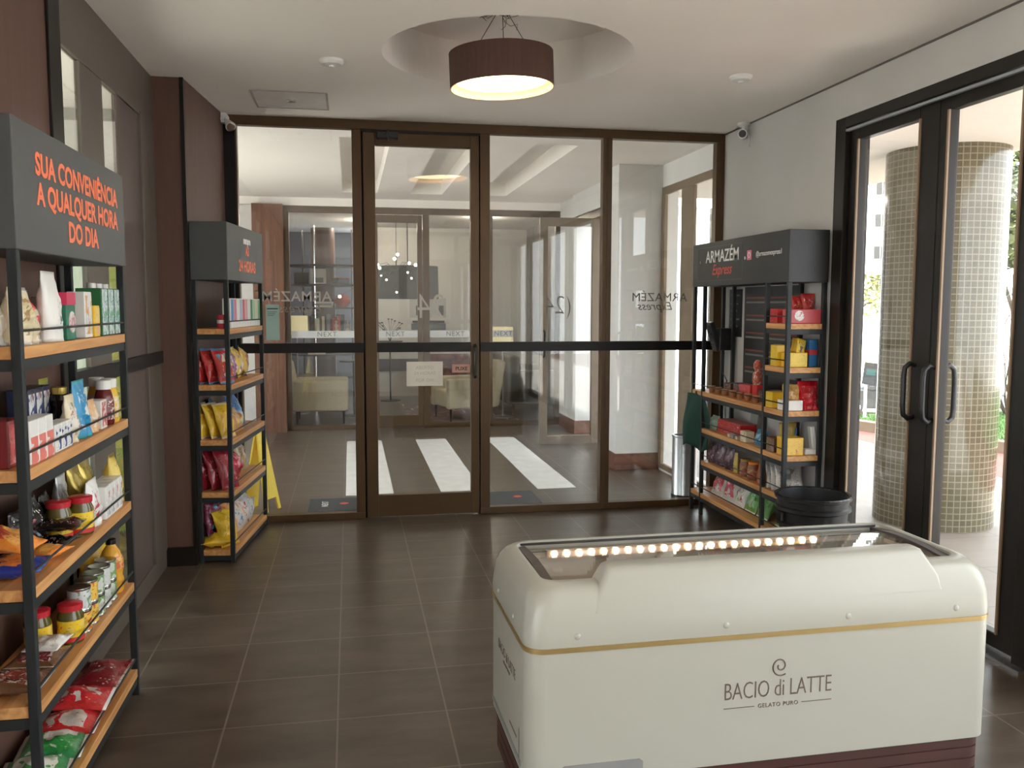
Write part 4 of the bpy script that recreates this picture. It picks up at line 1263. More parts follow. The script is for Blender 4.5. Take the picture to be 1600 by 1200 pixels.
place(jar('olive jar with yellow label and red lid, left of two on the third shelf', S3), A, 0.525, 0.092, z)
place(jar('olive jar with yellow label and red lid, right of two on the third shelf', S3), A, 0.59, 0.045, z)
place(bag(0.09, 0.17, 0.05, SILV, printed('silver_print', (0.50, 0.50, 0.48), (0.25, 0.25, 0.24), (0.65, 0.65, 0.63), 4), None, 'silver sachet standing behind the right-hand jar', 'pouch', S3, 'coffee_sachet', True, 20), A, 0.74, 0.15, z)
place(bag(0.12, 0.155, 0.05, WH, printed('white_heart', W_, (0.55, 0.04, 0.06), (0.66, 0.60, 0.54), 1.8, w=(.44, .70), seed=11), WH, 'white sugar pouch with a red print beside the jars', 'pouch', S3, 'sugar_pouch', True, 21), A, 0.70, 0.042, z)
for k in range(4):
    place(carton(0.052, 0.07, 0.115, WH, printed('cream_box', W_, (0.45, 0.10, 0.08), (0.15, 0.25, 0.40), 2.4, w=(.38, .64), seed=k * 1.3), None, None, ('first', 'second', 'third', 'fourth', 'fifth')[k] + ' small white cream carton counted from the white pouch', 'carton', S3, 'cream_carton'), A, 0.792 + k * 0.056, 0.047, z)
gp = printed('gold_print', (0.42, 0.31, 0.06), (0.30, 0.21, 0.04), (0.55, 0.43, 0.12), 3, rough=0.25)
for k, (x, y) in enumerate(((0.86, 0.145), (0.985, 0.145))):
    place(bag(0.12, 0.185, 0.075, GO, gp, GO, ('gold coffee bag behind the white pouch', 'gold coffee bag behind the small white cartons')[k], 'bag', S3, 'coffee_bag', True, 22 + k, .6), A, x, y, z)
place(bag(0.085, 0.19, 0.07, solid('bright_gold', (0.72, 0.52, 0.10)), printed('gold_front', (0.74, 0.55, 0.12), (0.20, 0.14, 0.05), (0.78, 0.62, 0.25), 3.6, w=(.34, .6), seed=4), GO, 'bright gold coffee bag with dark print by the far post', 'bag', S3, 'coffee_bag', True, 25, .5), A, 1.018, 0.055, z)

# ===== fourth shelf
z = 0.451
S4 = 'groceries on the fourth shelf of the near rack'
bean = printed('bean_speckle', (0.20, 0.04, 0.03), (0.50, 0.42, 0.36), (0.30, 0.12, 0.07), 7, w=(.40, .58), rough=0.25)
lie(bag(0.15, 0.19, 0.045, BR, bean, CLEAR, 'flat bag of speckled red beans at the near end of the fourth shelf', 'bag', S4, 'bean_bag', False, 30), A, 0.11, 0.105, z, .15, .19, .045, 0.0)
lie(bag(0.14, 0.16, 0.05, BR, printed('bean_speckle2', (0.14, 0.02, 0.03), (0.45, 0.36, 0.32), (0.26, 0.08, 0.07), 8, w=(.40, .58), rough=0.25, seed=3), CLEAR, 'flat bag of dark speckled beans just right of the near post', 'bag', S4, 'bean_bag', False, 31), A, 0.275, 0.085, z, .14, .16, .05, 1.5)
lie(bag(0.10, 0.13, 0.03, WH, printed('white_rice', (0.70, 0.66, 0.60), (0.60, 0.55, 0.48), (0.40, 0.20, 0.15), 3), WH, 'small white bag lying over the bean bags', 'bag', S4, 'bean_bag', False, 32), A, 0.31, 0.07, z + 0.04, .10, .13, .03, 1.5)
place(jar('olive jar with yellow label and red lid nearest the post on the fourth shelf', S4), A, 0.425, 0.135, z)
place(jar('yellow-labelled olive jar with red lid, beside the cans on the fourth shelf', S4), A, 0.475, 0.055, z)
cl = [printed('can_silver', (0.60, 0.62, 0.60), (0.20, 0.32, 0.14), (0.66, 0.68, 0.66), 1.8, w=(.42, .6)), printed('can_yellow', (0.78, 0.50, 0.08), (0.60, 0.12, 0.06), (0.72, 0.58, 0.25), 1.8, w=(.42, .6)), printed('can_green', (0.16, 0.30, 0.10), (0.10, 0.20, 0.06), (0.62, 0.64, 0.58), 1.8, w=(.4, .55)), printed('can_white', (0.64, 0.66, 0.62), (0.22, 0.30, 0.24), (0.66, 0.66, 0.64), 1.8, w=(.40, .6)), printed('can_grass', (0.22, 0.36, 0.12), (0.55, 0.60, 0.50), (0.12, 0.24, 0.06), 1.8, w=(.45, .6))]
CANN = ('silver and green', 'yellow and red', 'green and white', 'white and grey', 'grassy green')
TIN = mat('tin', (0.55, 0.54, 0.50), 0.25, 1.0, var=0.03)
for k in range(5):
    for lv in range(2):
        lbm = cl[1 if (lv == 0 and k < 2) else k]
        nm = CANN[1 if (lv == 0 and k < 2) else k]
        o = lathe_pack('can', [(0.036, 0), (0.0365, 0.003), (0.035, 0.006), (0.035, 0.068), (0.0365, 0.071), (0.036, 0.074)], TIN, '%s tin can, %s of the %s stack from the olive jar' % (nm, 'top' if lv else 'bottom', ('first', 'second', 'third', 'fourth', 'fifth')[k]), 'can', S4, lid=[(0.0335, 0.072), (0.0335, 0.0725)], lidm=mat('tin_lid', (0.30, 0.29, 0.26), 0.2, 1.0), lab=[(0.0354, 0.007), (0.0354, 0.067)], labm=lbm)
        place(o, A, 0.560 + k * 0.0785, 0.052, z + lv * 0.0745, rot=k * .7)
o = lathe_pack('oil_bottle', [(0.038, 0), (0.042, 0.01), (0.042, 0.05), (0.038, 0.065), (0.042, 0.085), (0.042, 0.12), (0.030, 0.155), (0.016, 0.175), (0.015, 0.182)], solid('golden_oil', (0.72, 0.36, 0.04), 0.12), 'bottle of golden cooking oil with a dark cap on the fourth shelf', 'bottle', S4, lid=[(0.018, 0.180), (0.018, 0.198), (0.015, 0.2)], lidm=BK, lab=[(0.0425, 0.09), (0.0425, 0.118), (0.037, 0.138)], labm=printed('oil_label', (0.62, 0.14, 0.05), (0.72, 0.40, 0.10), (0.55, 0.08, 0.04), 2))
place(o, A, 0.965, 0.055, z)
place(bag(0.135, 0.175, 0.055, YE, printed('popcorn', (0.60, 0.38, 0.32), (0.50, 0.20, 0.14), (0.66, 0.56, 0.42), 3.2, seed=2), solid('bright_yellow', (0.85, 0.68, 0.04)), 'yellow-topped bag of pinkish grain at the far end of the fourth shelf', 'bag', S4, 'grain_bag', True, 33, .7, (0.05, 0.95, 0.0, 0.62)), A, 1.01, 0.13, z, -0.5)

# ===== bottom shelf
z = 0.106
S5 = 'bags on the bottom shelf of the near rack'
lie(bag(0.27, 0.185, 0.075, DR, printed('dark_grain', (0.20, 0.012, 0.018), (0.16, 0.01, 0.015), (0.24, 0.02, 0.025), 2), printed('white_fold', (0.50, 0.42, 0.36), (0.28, 0.03, 0.04), (0.55, 0.50, 0.44), 5), 'large dark red bag lying at the far end of the bottom shelf', 'bag', S5, 'bean_bag', False, 40, 1, (0.02, 0.98, 0.12, 0.7)), A, 0.925, 0.10, z, .27, .185, .075, 0.0)
sug = printed('red_sugar', (0.62, 0.02, 0.03), (0.66, 0.60, 0.55), (0.55, 0.02, 0.03), 1.5, w=(.44, .62), seed=6)
lie(bag(0.185, 0.20, 0.06, RD_, sug, WH, 'red and white sugar bag, upper of two on the bottom shelf', 'bag', S5, 'sugar_bag', False, 41), A, 0.70, 0.10, z + 0.012, .185, .19, .06, 0.05, 0.10)
lie(bag(0.185, 0.20, 0.06, RD_, printed('red_sugar2', (0.60, 0.52, 0.46), (0.62, 0.02, 0.03), (0.66, 0.62, 0.56), 1.7, w=(.44, .6), seed=2), WH, 'red and white sugar bag nearer the camera on the bottom shelf', 'bag', S5, 'sugar_bag', False, 42), A, 0.56, 0.10, z, .185, .19, .06, 0.05)
gr = printed('green_sugar', (0.03, 0.28, 0.06), (0.64, 0.60, 0.54), (0.02, 0.20, 0.05), 1.6, w=(.42, .66), seed=3)
lie(bag(0.185, 0.19, 0.06, GN_, gr, WH, 'green and white bag in the middle of the bottom shelf', 'bag', S5, 'rice_bag', False, 43), A, 0.405, 0.10, z, .185, .185, .06, 0.1)
lie(bag(0.185, 0.19, 0.06, GN_, printed('green_rice', (0.60, 0.60, 0.54), (0.04, 0.24, 0.06), (0.30, 0.42, 0.28), 2.0, w=(.42, .6), seed=5), WH, 'pale green bag next to the near post on the bottom shelf', 'bag', S5, 'rice_bag', False, 44), A, 0.25, 0.10, z, .185, .185, .06, 0.15)
lie(bag(0.185, 0.19, 0.06, GN_, printed('mixed_rice', (0.30, 0.30, 0.27), (0.50, 0.05, 0.06), (0.04, 0.22, 0.06), 2.0, w=(.42, .58), seed=7), WH, 'green and red bag at the near end of the bottom shelf', 'bag', S5, 'rice_bag', False, 45), A, 0.095, 0.10, z, .185, .185, .06, 0.05)

# ===== rack by the partition
B = R2
z = 1.376
T1 = 'boxes on the top shelf of the partition rack'
cc = [('blue', (0.05, 0.22, 0.50)), ('rose', (0.60, 0.15, 0.22)), ('white', W_), ('pale blue', (0.35, 0.45, 0.62)), ('red', (0.55, 0.05, 0.06)), ('pink', (0.66, 0.30, 0.36)), ('white', W_), ('dark green', (0.03, 0.25, 0.10)), ('light green', (0.35, 0.52, 0.28)), ('cream', crm), ('green', (0.10, 0.40, 0.16))]
ordn = ('first', 'second', 'third', 'fourth', 'fifth', 'sixth', 'seventh', 'eighth', 'ninth', 'tenth', 'last')
for k, (nm, c) in enumerate(cc):
    place(carton(0.064, 0.05, 0.175, WH, solid('thin_' + nm.replace(' ', '_'), c), None, None, 'slim %s and white box, %s in the row on the partition rack' % (nm, ordn[k]), 'box', T1, 'gum_box', fz=(0.22, 0.97)), B, 0.135 + k * 0.0685, 0.036, z)
o = lathe_pack('can', [(0.03, 0), (0.031, 0.003), (0.031, 0.077), (0.029, 0.08)], solid('can_red', (0.50, 0.03, 0.05), 0.3), 'small red tin at the near end of the partition rack top shelf', 'can', T1, lid=[(0.027, 0.08), (0.027, 0.0805)], lidm=TIN, lab=[(0.0315, 0.03), (0.0315, 0.05)], labm=WH)
place(o, B, 0.04, 0.045, z)
z = 1.051
T2 = 'snack bags on the second shelf of the partition rack'
rb = printed('red_chips', (0.50, 0.03, 0.02), (0.62, 0.16, 0.03), (0.42, 0.02, 0.02), 2.4, seed=1)
rbl = printed('red_blue_chips', (0.50, 0.04, 0.03), (0.10, 0.35, 0.60), (0.60, 0.55, 0.48), 1.8, w=(.44, .60), seed=4)
for k, (y, m2, lab) in enumerate(((0.175, rb, 'red crisp bag with a blue top, leaning rearmost at the near end'), (0.115, rb, 'red crisp bag with a blue top, middle of three at the near end'), (0.05, rbl, 'red, blue and white crisp bag at the front near corner'))):
    place(bag(0.14, 0.215, 0.055, RD_, m2, solid('top_blue', (0.10, 0.30, 0.52)), lab, 'bag', T2, 'crisp_bag', False, 50 + k), B, 0.105, y - 0.01, z, -0.35, -0.30)
mixp = [('orange', (0.72, 0.34, 0.08), (0.60, 0.55, 0.45), (0.40, 0.10, 0.05)), ('purple and orange', (0.30, 0.10, 0.22), (0.70, 0.42, 0.10), (0.65, 0.60, 0.55)), ('yellow and purple', (0.75, 0.52, 0.06), (0.32, 0.10, 0.25), (0.66, 0.60, 0.50)), ('golden', (0.70, 0.45, 0.08), (0.40, 0.16, 0.06), (0.68, 0.58, 0.30))]
for k, (nm, c1, c2, c3) in enumerate(mixp):
    place(bag(0.16, 0.20, 0.07, solid('crisp%d' % k, c1), printed('crispp%d' % k, c1, c2, c3, 2.6, seed=k), None, nm + ' crisp bag on the second shelf of the partition rack', 'bag', T2, 'crisp_bag', False, 55 + k), B, 0.24 + k * 0.17, 0.085, z, 0.12 * (k - 1), -0.25)
z = 0.729
T3 = 'snack bags on the third shelf of the partition rack'
yb = printed('yellow_chips', (0.78, 0.48, 0.03), (0.68, 0.36, 0.02), (0.70, 0.28, 0.10), 1.8, w=(.36, .66), seed=3)
for k, (y, lab) in enumerate(((0.17, 'yellow crisp bag, rearmost of three at the near end'), (0.11, 'yellow crisp bag, middle of three at the near end'), (0.05, 'yellow crisp bag, frontmost of three at the near end'))):
    place(bag(0.14, 0.215, 0.06, YE, yb, CR_, lab, 'bag', T3, 'crisp_bag', False, 60 + k), B, 0.105, y - 0.01, z, -0.35, -0.32)
tl = printed('teal_chips', (0.02, 0.17, 0.30), (0.02, 0.30, 0.26), (0.35, 0.45, 0.60), 2.6, w=(.42, .64), seed=2)
place(bag(0.16, 0.22, 0.07, solid('deep_teal', (0.02, 0.16, 0.24)), tl, None, 'teal crisp bag behind the front post of the partition rack', 'bag', T3, 'crisp_bag', False, 64), B, 0.27, 0.15, z, 0.2, -0.2)
place(bag(0.18, 0.21, 0.07, BL, printed('blue_chips', (0.04, 0.20, 0.42), (0.02, 0.10, 0.30), (0.45, 0.40, 0.60), 2.6, w=(.40, .66), seed=6), None, 'blue crisp bag at the far end of the third shelf', 'bag', T3, 'crisp_bag', False, 65), B, 0.62, 0.10, z, -0.1, -0.35)
place(bag(0.20, 0.15, 0.07, solid('caramel', (0.48, 0.24, 0.06)), printed('caramel_print', (0.55, 0.30, 0.08), (0.35, 0.12, 0.05), (0.50, 0.50, 0.20), 3, seed=1), None, 'caramel brown snack bag below the blue one', 'bag', T3, 'crisp_bag', False, 66), B, 0.40, 0.05, z, 0, -0.4)
z = 0.421
T4 = 'snack bags on the fourth shelf of the partition rack'
rr_ = printed('wine_chips', (0.35, 0.02, 0.03), (0.26, 0.01, 0.02), (0.50, 0.30, 0.30), 2.2, w=(.42, .72), rough=0.2, seed=5)
for k, (y, lab) in enumerate(((0.175, 'wine red crisp bag, rearmost at the near end of the fourth shelf'), (0.11, 'wine red crisp bag, middle at the near end of the fourth shelf'), (0.05, 'wine red crisp bag, frontmost at the near end of the fourth shelf'))):
    place(bag(0.155, 0.245, 0.058, solid('wine', (0.30, 0.015, 0.03), 0.2), rr_, None, lab, 'bag', T4, 'crisp_bag', False, 70 + k, 1.4), B, 0.11, y - 0.01, z, -0.4, -0.28)
place(bag(0.20, 0.20, 0.09, solid('bright_red', (0.50, 0.02, 0.05), 0.2), printed('red_foil', (0.48, 0.02, 0.05), (0.60, 0.20, 0.22), (0.30, 0.01, 0.03), 3.2, rough=0.2), None, 'bright red foil bag on the fourth shelf right of the front post', 'bag', T4, 'crisp_bag', False, 74, 1.5), B, 0.36, 0.075, z, 0, -0.25)
place(bag(0.22, 0.25, 0.08, solid('tan_film', (0.40, 0.28, 0.14)), printed('tan_print', (0.42, 0.30, 0.16), (0.28, 0.18, 0.08), (0.52, 0.42, 0.28), 3.5), None, 'tan snack bag leaning at the far end of the fourth shelf', 'bag', T4, 'crisp_bag', False, 75), B, 0.64, 0.11, z, -0.15, -0.3)
z = 0.076
T5 = 'snack bags on the bottom shelf of the partition rack'
place(bag(0.15, 0.22, 0.08, YE, printed('yellow_big', (0.76, 0.48, 0.03), (0.62, 0.34, 0.02), (0.62, 0.20, 0.10), 1.9, w=(.40, .74), seed=9), None, 'big yellow crisp bag at the front near corner of the bottom shelf', 'bag', T5, 'crisp_bag', False, 80, 1.5), B, 0.11, 0.05, z, -0.5, -0.35)
lie(bag(0.16, 0.20, 0.07, YE, printed('yellow_big', yel, yel, yel), None, 'yellow crisp bag lying under the big one', 'bag', T5, 'crisp_bag', False, 81, 1.3), B, 0.10, 0.12, z, .16, .20, .07, 0.3)
place(bag(0.15, 0.25, 0.08, solid('plum', (0.20, 0.015, 0.06), 0.2), printed('plum_print', (0.22, 0.015, 0.06), (0.05, 0.30, 0.50), (0.40, 0.05, 0.08), 2.0, w=(.38, .6), seed=8), solid('aqua', (0.03, 0.32, 0.50)), 'plum and aqua crisp bag behind the yellow one', 'bag', T5, 'crisp_bag', False, 82, 1.3), B, 0.14, 0.14, z + .06, -0.4, -0.2)
mm2 = [('orange and blue', (0.70, 0.30, 0.08), (0.10, 0.30, 0.55), (0.66, 0.60, 0.55)), ('white and orange', (0.66, 0.62, 0.58), (0.72, 0.30, 0.10), (0.10, 0.30, 0.58)), ('white and red', (0.66, 0.63, 0.60), (0.55, 0.08, 0.06), (0.70, 0.40, 0.20)), ('silver and red', (0.50, 0.50, 0.50), (0.50, 0.06, 0.06), (0.30, 0.30, 0.32))]
for k, (nm, c1, c2, c3) in enumerate(mm2):
    place(bag(0.16, 0.22 - 0.012 * k, 0.08, solid('mix%d' % k, c1), printed('mixp%d' % k, c1, c2, c3, 3.2, w=(.4, .6), seed=k + 2), None, nm + ' snack bag on the bottom shelf of the partition rack', 'bag', T5, 'crisp_bag', False, 84 + k, 1.3), B, 0.28 + k * 0.165, 0.085, z, 0.1 * (k - 2), -0.3)

# ===== rack on the right wall: x = 6.10 - Y
C_ = R3
U1 = 'sweets in the upper bay of the right rack'
kit = printed('red_bar', (0.50, 0.03, 0.03), (0.60, 0.52, 0.48), (0.42, 0.02, 0.02), 1.8, w=(.34, .8), seed=4)
z = 1.411
place(carton(0.09, 0.16, 0.085, RD_, kit, None, None, 'red chocolate display box facing out on the topmost shelf of the right rack', 'box', U1, 'chocolate_box'), C_, 1.21, 0.10, z)
o = place(carton(0.20, 0.09, 0.082, solid('pinkish_red', (0.52, 0.06, 0.07)), None, None, None, 'red box with a white oval facing the near end of the topmost shelf', 'box', U1, 'chocolate_box'), C_, 1.355, 0.125, z, PI / 2)
MB().tube([(-0.04, -0.0455, 0.045), (-0.04, -0.0462, 0.045)], 0.030, 24).build('oval_logo', printed('white_oval', W_, (0.60, 0.10, 0.10), W_, 2.4, w=(.4, .7)), o)
place(bag(0.09, 0.16, 0.05, RD_, rb, None, 'small red bag standing in the middle behind the red box with the oval', 'bag', U1, 'sweet_bag', False, 90), C_, 1.27, 0.14, z, PI / 2)
place(bag(0.09, 0.175, 0.05, RD_, kit, None, 'red bag at the wall side behind the red box with the oval', 'bag', U1, 'sweet_bag', False, 91), C_, 1.28, 0.20, z, PI / 2)
z = 1.156
U2 = 'sweets on the second shelf of the right rack'
yp = printed('yellow_candy', (0.78, 0.55, 0.03), (0.72, 0.48, 0.02), (0.10, 0.08, 0.08), 2.4, w=(.3, .74), seed=1)
place(carton(0.08, 0.07, 0.125, YE, yp, None, None, 'upright yellow sweet box facing out on the second shelf of the right rack', 'box', U2, 'sweet_box'), C_, 1.245, 0.045, z)
o = place(carton(0.115, 0.10, 0.085, YE, yp, None, None, 'open yellow sweet box facing the near end of the second shelf', 'box', U2, 'sweet_box'), C_, 1.345, 0.09, z, PI / 2)
for k in range(4):
    q = bag(0.07, 0.11, 0.02, YE, printed('yellow_sachet', (0.78, 0.55, 0.05), (0.20, 0.18, 0.2), (0.7, 0.5, 0.1), 3), None, '%s yellow sachet standing in the open yellow box' % ('frontmost', 'second', 'third', 'rearmost')[k], 'sachet', 'sachets in the open yellow box', 'sweet_sachet', False, 92 + k)
    place(q, C_, 1.30 + k * 0.02, 0.115, z + 0.055, PI / 2 + 0.1 * k, -0.1, 0.25)
place(carton(0.19, 0.05, 0.16, solid('cobalt', (0.02, 0.14, 0.34)), None, None, None, 'blue box at the back of the second shelf of the right rack', 'box', U2, 'sweet_box', band=(0.45, 0.62, RD_)), C_, 1.27, 0.20, z)
place(bag(0.07, 0.13, 0.03, solid('grey_film', (0.22, 0.22, 0.24)), None, None, 'grey pack between the yellow box and the middle post', 'bag', U2, 'sweet_bag', False, 97), C_, 1.185, 0.05, z, 0.2, -0.15)
z = 0.901
U3 = 'sweets on the third shelf of the right rack'
place(carton(0.085, 0.10, 0.095, YE, yp, None, None, 'low yellow box right of the middle post on the third shelf', 'box', U3, 'sweet_box'), C_, 1.20, 0.06, z)
place(carton(0.045, 0.05, 0.145, YE, yp, None, None, 'narrow yellow pack standing behind the low yellow box', 'box', U3, 'sweet_box'), C_, 1.265, 0.10, z)
place(carton(0.11, 0.10, 0.06, WH, None, None, None, 'white tray box facing the near end of the third shelf', 'box', U3, 'tray_box'), C_, 1.35, 0.07, z, PI / 2)
place(bag(0.11, 0.13, 0.06, solid('amber', (0.55, 0.32, 0.10)), printed('amber_print', (0.58, 0.34, 0.12), (0.45, 0.24, 0.06), (0.62, 0.42, 0.2), 3), None, 'amber bag standing in the white tray box', 'bag', U3, 'sweet_bag', False, 98), C_, 1.345, 0.075, z + 0.02, PI / 2)
place(bag(0.13, 0.17, 0.10, solid('cherry', (0.50, 0.01, 0.02), 0.2), printed('cherry_print', (0.50, 0.01, 0.02), (0.42, 0.01, 0.02), (0.66, 0.60, 0.56), 1.6, w=(.4, .74)), None, 'plump cherry red bag at the wall side of the third shelf', 'bag', U3, 'sweet_bag', True, 99), C_, 1.345, 0.18, z, PI / 2)
fg = thing('figure_pack', 'tall red and white sweet package standing at the back of the third shelf', 'package', (0, 0, 0), group=U3)
place(fg, C_, 0.80, 0.13, z)
MB().box(-0.035, -0.02, 0, 0.035, 0.02, 0.10).build('box', RD_, fg, bevel=0.003)
MB().lathe([(0.028, 0.10), (0.034, 0.13), (0.030, 0.17), (0.016, 0.19), (0.026, 0.21), (0.028, 0.235), (0.012, 0.26)], n=20).build('sweet_filled_top', printed('candy_top', (0.50, 0.06, 0.05), (0.62, 0.55, 0.46), (0.42, 0.16, 0.06), 3.5), fg, smooth=True)
place(carton(0.12, 0.06, 0.09, RD_, kit, None, None, 'red sweet box leaning left of the tall red and white package', 'box', U3, 'sweet_box'), C_, 0.67, 0.13, z, 0.2)
for k in range(4):
    place(carton(0.11, 0.075, 0.075 + 0.012 * (k % 2), solid(('cocoa', 'midnight', 'maroon', 'midnight')[k], ((0.12, 0.05, 0.03), (0.03, 0.03, 0.10), (0.16, 0.03, 0.03), (0.03, 0.03, 0.10))[k]), printed('choc%d' % k, (0.10, 0.05, 0.06), (0.30, 0.14, 0.08), (0.30, 0.26, 0.30), 3, w=(.42, .66), seed=k), None, None, ('cocoa brown', 'midnight blue', 'maroon', 'dark violet')[k] + ' chocolate box in the rear row of the long third shelf', 'box', U3, 'chocolate_box'), C_, (0.40, 0.55, 0.92, 1.05)[k], 0.14, z)
for k in range(7):
    o = lathe_pack('sweet_cup', [(0.018, 0), (0.024, 0.04)], solid('cup_amber', (0.30, 0.12, 0.04)), '%s little amber cup from the far post, third shelf of the right rack' % ('first', 'second', 'third', 'fourth', 'fifth', 'sixth', 'seventh')[k], 'cup', 'little cups along the third shelf', lid=[(0.026, 0.04), (0.026, 0.046)], lidm=solid('cup_lid', (0.45, 0.26, 0.12)))
    place(o, C_, 0.27 + k * 0.115, 0.045, z)
z = 0.636
U4 = 'goods on the fourth shelf of the right rack'
place(carton(0.36, 0.12, 0.085, solid('box_red', (0.48, 0.015, 0.02)), printed('red_long', (0.45, 0.02, 0.02), (0.55, 0.40, 0.36), (0.38, 0.01, 0.02), 1.4, w=(.34, .8)), None, solid('rose_top', (0.48, 0.16, 0.14)), 'long red box on the fourth shelf of the right rack', 'box', U4, 'sweet_box'), C_, 0.53, 0.12, z)
o = place(carton(0.085, 0.06, 0.07, CR_, printed('cream_cube', (0.70, 0.60, 0.42), (0.50, 0.28, 0.12), (0.72, 0.66, 0.55), 2, w=(.4, .65)), None, None, 'small cream cube box in front of the red one', 'box', U4, 'sweet_box'), C_, 0.86, 0.04, z)
place(bag(0.13, 0.10, 0.05, solid('azure', (0.05, 0.26, 0.46)), printed('azure_print', (0.05, 0.26, 0.46), (0.30, 0.48, 0.60), (0.60, 0.6, 0.58), 2.5, w=(.42, .64)), None, 'azure blue pack left of the middle post', 'bag', U4, 'sweet_bag', False, 101), C_, 1.0, 0.05, z, 0, -0.3)
place(bag(0.12, 0.10, 0.05, solid('mint', (0.20, 0.30, 0.22)), None, None, 'pale mint pack at the far end of the fourth shelf', 'bag', U4, 'sweet_bag', False, 102), C_, 0.265, 0.06, z, 0, -0.3)
for k, nm in enumerate(('first', 'second', 'third')):
    place(carton(0.035, 0.04, 0.022, solid('mini%d' % k, ((0.6, 0.5, 0.4), (0.3, 0.3, 0.35), (0.55, 0.45, 0.35))[k]), None, None, None, nm + ' tiny sweet packet lying along the front edge of the fourth shelf', 'packet', U4, 'sweet_packet'), C_, 0.64 + k * 0.06, 0.03, z)
place(carton(0.11, 0.03, 0.16, solid('grey_card', (0.26, 0.25, 0.24)), None, None, None, 'grey card leaning behind the long red box', 'card', U4, 'display_card'), C_, 0.62, 0.205, z, 0, -0.1)
place(carton(0.10, 0.08, 0.085, BR, printed('brown_box', (0.20, 0.11, 0.06), (0.14, 0.08, 0.04), (0.30, 0.22, 0.20), 2), None, None, 'brown box right of the middle post on the fourth shelf', 'box', U4, 'sweet_box'), C_, 1.235, 0.05, z)
place(bag(0.11, 0.15, 0.05, solid('lagoon', (0.02, 0.18, 0.36)), None, None, 'lagoon blue pouch standing behind the brown box', 'pouch', U4, 'sweet_pouch', True, 103), C_, 1.24, 0.14, z, 0.15)
place(carton(0.125, 0.09, 0.105, solid('amber_box', (0.80, 0.48, 0.02)), printed('amber_front', (0.82, 0.50, 0.03), (0.80, 0.48, 0.02), (0.55, 0.20, 0.05), 2.4, w=(.3, .68)), None, None, 'bright amber box facing the near end of the fourth shelf', 'box', U4, 'sweet_box'), C_, 1.355, 0.075, z, PI / 2)
place(bag(0.11, 0.18, 0.05, solid('old_gold', (0.40, 0.28, 0.05)), None, None, 'old gold bag standing behind the bright amber box', 'bag', U4, 'sweet_bag', True, 104), C_, 1.275, 0.10, z, PI / 2)
lw = thing('folded_card_stand', 'white folded card stand at the wall side of the fourth shelf', 'card stand', group=U4)
place(lw, C_, 1.37, 0.185, z, PI / 2)
MB().box(-0.03, -0.02, 0.0, 0.045, 0.02, 0.035).build('base', WH, lw, bevel=0.004)
MB(Matrix.Rotation(R(-8), 4, 'Y')).box(0.02, -0.018, 0.03, 0.05, 0.018, 0.165).build('upright', WH, lw, bevel=0.004)
z = 0.401
U5 = 'goods on the fifth shelf of the right rack'
for k in range(3):
    place(bag(0.13, 0.15, 0.06, solid('aubergine', (0.07, 0.03, 0.05)), printed('aub%d' % k, (0.09, 0.04, 0.06), (0.20, 0.10, 0.14), (0.14, 0.06, 0.06), 3, seed=k), None, ('dark violet bag at the far end of the fifth shelf', 'dark violet bag second from the far end of the fifth shelf', 'dark violet bag left of the slim yellow pack')[k], 'bag', U5, 'biscuit_bag', True, 110 + k), C_, 0.28 + k * 0.14, 0.07, z)
place(bag(0.05, 0.135, 0.03, solid('straw', (0.55, 0.42, 0.10)), None, None, 'slim straw yellow pack standing on the fifth shelf', 'pack', U5, 'biscuit_pack', True, 114), C_, 0.685, 0.05, z)
for k in range(2):
    o = lathe_pack('jar', [(0.038, 0), (0.04, 0.08), (0.032, 0.10)], solid('russet', (0.22, 0.07, 0.03)), ('russet jar with a gold lid', 'russet jar with an orange lid')[k] + ' on the fifth shelf', 'jar', U5, lid=[(0.035, 0.10), (0.035, 0.115)], lidm=(GO, OR)[k], lab=[(0.0405, 0.02), (0.0405, 0.07)], labm=printed('russet_label', (0.30, 0.12, 0.06), (0.45, 0.30, 0.12), (0.35, 0.05, 0.03), 2))
    place(o, C_, 0.81 + k * 0.115, 0.06, z)
place(bag(0.10, 0.12, 0.05, solid('rust', (0.36, 0.10, 0.04)), None, None, 'rust red bag left of the middle post on the fifth shelf', 'bag', U5, 'biscuit_bag', True, 116), C_, 1.045, 0.06, z)
mg = printed('grey_magazine', (0.42, 0.42, 0.40), (0.16, 0.16, 0.16), (0.55, 0.55, 0.53), 2.6, w=(.40, .58))
for k in range(3):
    place(bag(0.16, 0.20, 0.02, SILV, mg, None, ('silvery flat packet leaning against the middle post', 'silvery flat packet in the middle of the leaning three', 'silvery flat packet nearest the waste bin')[k], 'packet', U5, 'flat_packet', False, 117 + k, .4), C_, 1.20 + k * 0.062, 0.10, z, PI / 2 - 0.3, -0.55)
z = 0.161
U6 = 'bags on the bottom shelf of the right rack'
rw = printed('red_diamond', (0.52, 0.03, 0.06), (0.62, 0.58, 0.52), (0.46, 0.02, 0.05), 2.4, w=(.38, .70), seed=2)
for k in range(2):
    place(bag(0.17, 0.21, 0.07, solid('diamond_red', (0.55, 0.52, 0.48)), rw, WH, ('red and white bag at the far end of the bottom shelf', 'red and white bag second from the far end')[k], 'bag', U6, 'grain_bag', False, 120 + k), C_, 0.30 + k * 0.19, 0.085, z, 0.1, -0.45)
place(bag(0.15, 0.20, 0.07, WH, printed('white_red2', (0.60, 0.56, 0.50), (0.50, 0.06, 0.07), (0.25, 0.40, 0.16), 2.6, w=(.42, .62), seed=5), WH, 'white bag with red marks between the red and the green bags', 'bag', U6, 'grain_bag', False, 123), C_, 0.66, 0.085, z, 0, -0.45)
gb = printed('green_bag', (0.10, 0.36, 0.06), (0.45, 0.55, 0.35), (0.06, 0.25, 0.04), 2.4, w=(.40, .64), seed=2)
